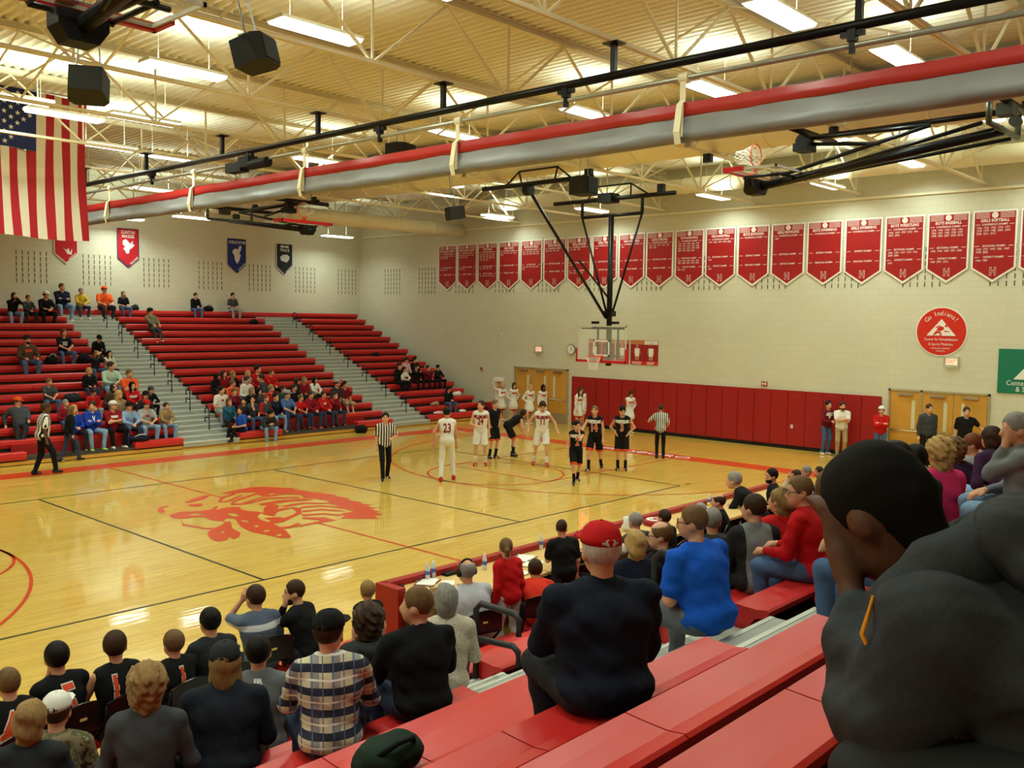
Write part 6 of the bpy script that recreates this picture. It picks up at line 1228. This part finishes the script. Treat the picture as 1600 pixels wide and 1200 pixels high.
# ------------------------------------------------------------------ the boy in the dark hoodie next to the camera
def hoodie_extra(root, S):
    Ps, rt, ff, t, P0, H, Rh = (S[k] for k in ('Ps', 'rt', 'ff', 't', 'P0', 'H', 'Rh')); m = cloth((58, 60, 63), 'fleece')
    Rt = np.stack([rt, np.cross(t, rt), t], 1); P = []
    P += [('e', Ps(-.02), (.205, .165, .15), Rt), ('e', Ps(.12), (.20, .16, .19), Rt), ('e', Ps(.29)-ff*.02, (.225, .16, .2), Rt), ('c', Ps(.40)-rt*.16, Ps(.40)+rt*.16, .1, .1), ('c', Ps(.44)-rt*.08, Ps(.44)+rt*.08, .08, .08), ('c', Ps(.02)-rt*.12+ff*.03, Ps(.02)+rt*.12+ff*.03, .13, .13), ('e', P0+np.array([0, .12, .03]), (.215, .2, .15), None), ('e', P0+np.array([0, .2, .16]), (.19, .15, .14), None)]
    arms = [h for h in S['hands'] if not isinstance(h[0], str)]
    for Sh, El, Hn, af in arms: 
        d = (El-Sh)/np.linalg.norm(El-Sh); e = (Hn-El)/np.linalg.norm(Hn-El)
        P += [('c', Sh, El, .1, .084), ('c', El, El+e*.1, .078, .066), ('c', El+e*.1, El+e*.2, .066, .05)]
    # bunched cuff and elbow folds
    for Sh, El, Hn, af in arms:
        e = (Hn-El)/np.linalg.norm(Hn-El); P += [('c', El+e*.15-rt*.01, El+e*.15+rt*.01, .058, .058), ('c', El+(Sh-El)*.2-rt*.02, El+(Sh-El)*.2+rt*.03, .083, .083)]
    V, Q = surface(P, .0115, .045, [('e', Ps(.55)+np.array([0, .07, 0]), (.075, .085, .1)), ('e', Ps(.2)-rt*.2+ff*.02, (.016, .12, .05), Rt), ('e', Ps(.3)-rt*.12-ff*.185, (.09, .012, .018), Rt)], .008, 3); obj('sweatshirt', smesh('sweatshirt', V, Q, m), root)
    # hood: a thick rolled collar round the neck and a pouch lying on the upper back
    ring = []
    n = 14
    for k in range(n+1):
        a = math.radians(-55+290*k/n); back = max(0, math.sin(a-math.pi/2+math.pi)) if False else 0
        c = Ps(.46)+rt*(.135*math.cos(a))-ff*(.14*math.sin(a))+t*(.0+.02*math.cos(2*a)); ring.append(c)
    Hd = [('c', ring[k], ring[k+1], .052+.014*math.sin(math.pi*k/n), .052+.014*math.sin(math.pi*(k+1)/n)) for k in range(n)]
    nk = ('e', Ps(.58)-ff*.05, (.085, .1, .09), Rt)
    V, Q = surface(Hd, .0105, .02, [nk], .005, 4); obj('hood_rim', smesh('hood_rim', V, Q, m), root)
    Hp = [('e', Ps(.37)-ff*.20, (.185, .07, .14), Rt), ('c', Ps(.27)-ff*.19-rt*.1, Ps(.25)-ff*.185+rt*.1, .05, .05), ('c', Ps(.44)-ff*.2-rt*.12, Ps(.36)-ff*.215+rt*.15, .05, .045), ('c', Ps(.36)-ff*.215-rt*.13, Ps(.30)-ff*.21+rt*.06, .04, .04)]
    V, Q = surface(Hp, .0105, .012, [nk], .006, 8); obj('hood', smesh('hood', V, Q, m), root)
    yl = cloth((232, 150, 30))
    Sh, El, Hn, af = arms[1]; e = (Hn-El)/np.linalg.norm(Hn-El); c0 = El+e*.195
    a1 = np.cross(e, rt); a1 /= np.linalg.norm(a1); a2 = np.cross(e, a1); mb = MB(); mb.tube([tuple(c0+.046*(a1*math.cos(q)+a2*math.sin(q))) for q in np.linspace(0, 2*math.pi, 22)], .006, 6, False); mb.build('cuff_trim', yl, root, True)
    mb = MB(); mb.tube([tuple(Sh-rt*.06+ff*.1+t*.0), tuple(Sh-rt*.075+ff*.06+t*.07), tuple(Sh-rt*.05+ff*.0+t*.1)], .0045, 6); mb.build('shoulder_piping', yl, root, True)
    b = P0-rt*.225+t*.16+ff*.05; mb = MB(); mb.tube([tuple(b), tuple(b-t*.14+ff*.02)], .007, 8, True, .002); mb.build('pocket_trim', yl, root, True)
    V, Q = surface([('e', H(0, -.014, .036), (.094, .114, .112), Rh), ('c', H(0, -.05, -.02), H(0, -.045, -.075), .066, .05)], .009, .03, [('e', H(0, .135, -.055), (.075, .075, .1), Rh), ('p', H(0, -.03, -.085), Rh@np.array([0, .45, -1.])), ('p', H(0, .045, -.04), Rh@np.array([0, .9, -.5])), ('e', H(.09, .004, -.014), (.034, .026, .038), Rh), ('e', H(-.092, .004, -.016), (.026, .022, .034), Rh)], .003, 2)
    obj('hair', smesh('hair', V, Q, cloth((20, 17, 15), 'fleece')), root)
CC['coal'] = (34, 34, 36)
seated(1377, 806, -16.78, seat_z(11), 4, 'boy in charcoal grey hoodie with bowed head resting on his hand', lo=.98, hi=1.22, lean=54, head=(-16, -46), headsc=1.12, arms=((.2, .38, .22), (-.06, .53, .40, -.19, .41, .155, 'E')), top=None, bot='coal', bp='denim', bl='L', hair=None, skin='d', fine=True, vox=.012, fat=1.12, wr=.004, shoe='black', legs=((.24, .40, -.33), (-.26, .40, -.33)), extra=hoodie_extra)

# ------------------------------------------------------------------ bags and things left on the seats
def lump(nm, px, py, row, w, d, h, col, label, cat, side=1, strap=None, z=None, y=None):
    yy = side*(row_y(row)+.15) if y is None else y; p = at(px, py, 1, yy); zz = seat_z(row) if z is None else z; r = empty(nm, (p[0], yy, zz)); tag(r, label, cat)
    V, Q = surface([('e', (0, 0, h*.45), (w*.5, d*.5, h*.5), None), ('e', (w*.15, 0, h*.4), (w*.38, d*.45, h*.55), None), ('c', (-w*.35, 0, h*.25), (w*.35, 0, h*.25), h*.25, h*.25)], .02, .03, [('p', (0, 0, .002), (0, 0, -1))], .008, row); obj('fabric_body', smesh('bag', V, Q, cloth(CC.get(col, col) if isinstance(col, str) else col)), r)
    if strap: MB().tube([(-w*.3, -d*.2, h*.7), (-w*.1, -d*.45, h*1.1), (w*.2, -d*.4, h*1.05), (w*.35, -d*.2, h*.6)], .012, 6).build('strap', cloth(CC[strap]), r, True)
lump('bag', 325, 479, 15, .45, .3, .25, 'black', 'black bag beside the man with clasped hands on the top row', 'bag', strap='black')
lump('bag', 396, 510, 13, .4, .25, .24, 'black', 'black bag alone near the top of the middle bank by the aisle', 'bag')
lump('backpack', 80, 560, 8, .4, .3, .32, 'black', 'black and white bag on the seat below the woman with red hair', 'bag', strap='white')
lump('coat', 131, 556, 8, .42, .3, .36, 'black', 'black coat heaped beside the man in the black cap', 'coat')
lump('coat', 112, 612, 4, .5, .3, .3, 'dk', 'dark coat lying beside the small boy', 'coat')
lump('bag', 586, 555, 8, .4, .25, .16, 'black', 'flat black bag on the corner bank of seats', 'bag', strap='dk')
lump('backpack', 210, 482, 15, .34, .25, .22, 'dk', 'dark backpack beside the woman reading on the top row', 'bag', strap='black')
lump('jacket_heap', 217, 686, 0, .6, .4, .2, 'navy', 'navy jacket with white trim hanging over the front seat', 'coat', strap='white')
lump('pompoms', 714, 617, 2, .4, .3, .2, 'white', 'white and red pompoms on the corner seats behind the reading woman', 'pompoms')
lump('bag', 679, 628, 1, .4, .3, .16, 'tan', 'tan bag on the corner seats left of the reading woman', 'bag', strap='white')
lump('pompoms', 685, 643, 0, .5, .3, .12, 'lpink', 'pale pink and white pompoms low on the corner seats', 'pompoms')
lump('bag', 765, 634, 0, .5, .3, .2, 'purple', 'dark maroon and white bag at the right end of the corner seats', 'bag', strap='white')
lump('pompoms', 722, 640, 0, .3, .3, .1, 'white', 'white pompom on the lowest corner seat', 'pompoms')
lump('jacket_heap', 604, 1192, 7, .32, .24, .15, (30, 46, 36), 'dark green jacket heaped on the near seats behind the plaid shirt', 'coat', side=-1, strap='black')
lump('equipment_case', 564, 662, 0, .45, .4, .3, 'black', 'black case on the floor at the right end of the student section', 'case', z=0.0, y=9.3)
r = empty('paper_plate', tuple(at(240, 681, 2, seat_z(0)))); tag(r, 'white paper plate on the front seat by the aisle', 'plate'); MB().lathe([(.05, 0), (.12, .02), (.13, .025)], 18).build('rim', M_WHITE, r); MB().lathe([(.07, .012), (.05, .03)], 12).build('food', mat((200, 160, 90), .7), r)
r = empty('open_paper', tuple(at(700, 628, 1, row_y(2)-.3))); tag(r, 'white paper held by the woman in the corner seats', 'paper'); MB().box(-.15, .15, -.1, .1, 0, .01, Matrix.Rotation(-.6, 4, 'X')).build('sheet', M_WHITE, r)
# headphones of the man at the table
for o in list(SC.objects):
    if o.get('label', '').startswith('heavy man in pale striped'):
        hd = o
hq = headc('sit', 16); s_ = hd.scale[0]; hp = hd.matrix_basis @ Vector(hq)
r = empty('headphones', tuple(hp), math.radians(-15)); tag(r, 'black headphones on the head of the man in the pale striped shirt', 'headphones')
MB().tube([(.1*math.cos(a), -.01, .02+.128*math.sin(a)) for a in np.linspace(0, math.pi, 16)], .012, 8).build('head_band', M_DARK, r, True)
for sx in (-1, 1): MB().lathe([(.045, -.015), (.05, 0), (.045, .02)], 16, Matrix.Translation((sx*.098, -.01, -.0)) @ Matrix.Rotation(math.pi/2, 4, 'Y')).build('ear_cup', M_DARK, r, True)
MB().tube([(.1, .0, -.03), (.09, .1, -.08), (.03, .14, -.09)], .006, 6).build('microphone_arm', M_CHROME, r, True)
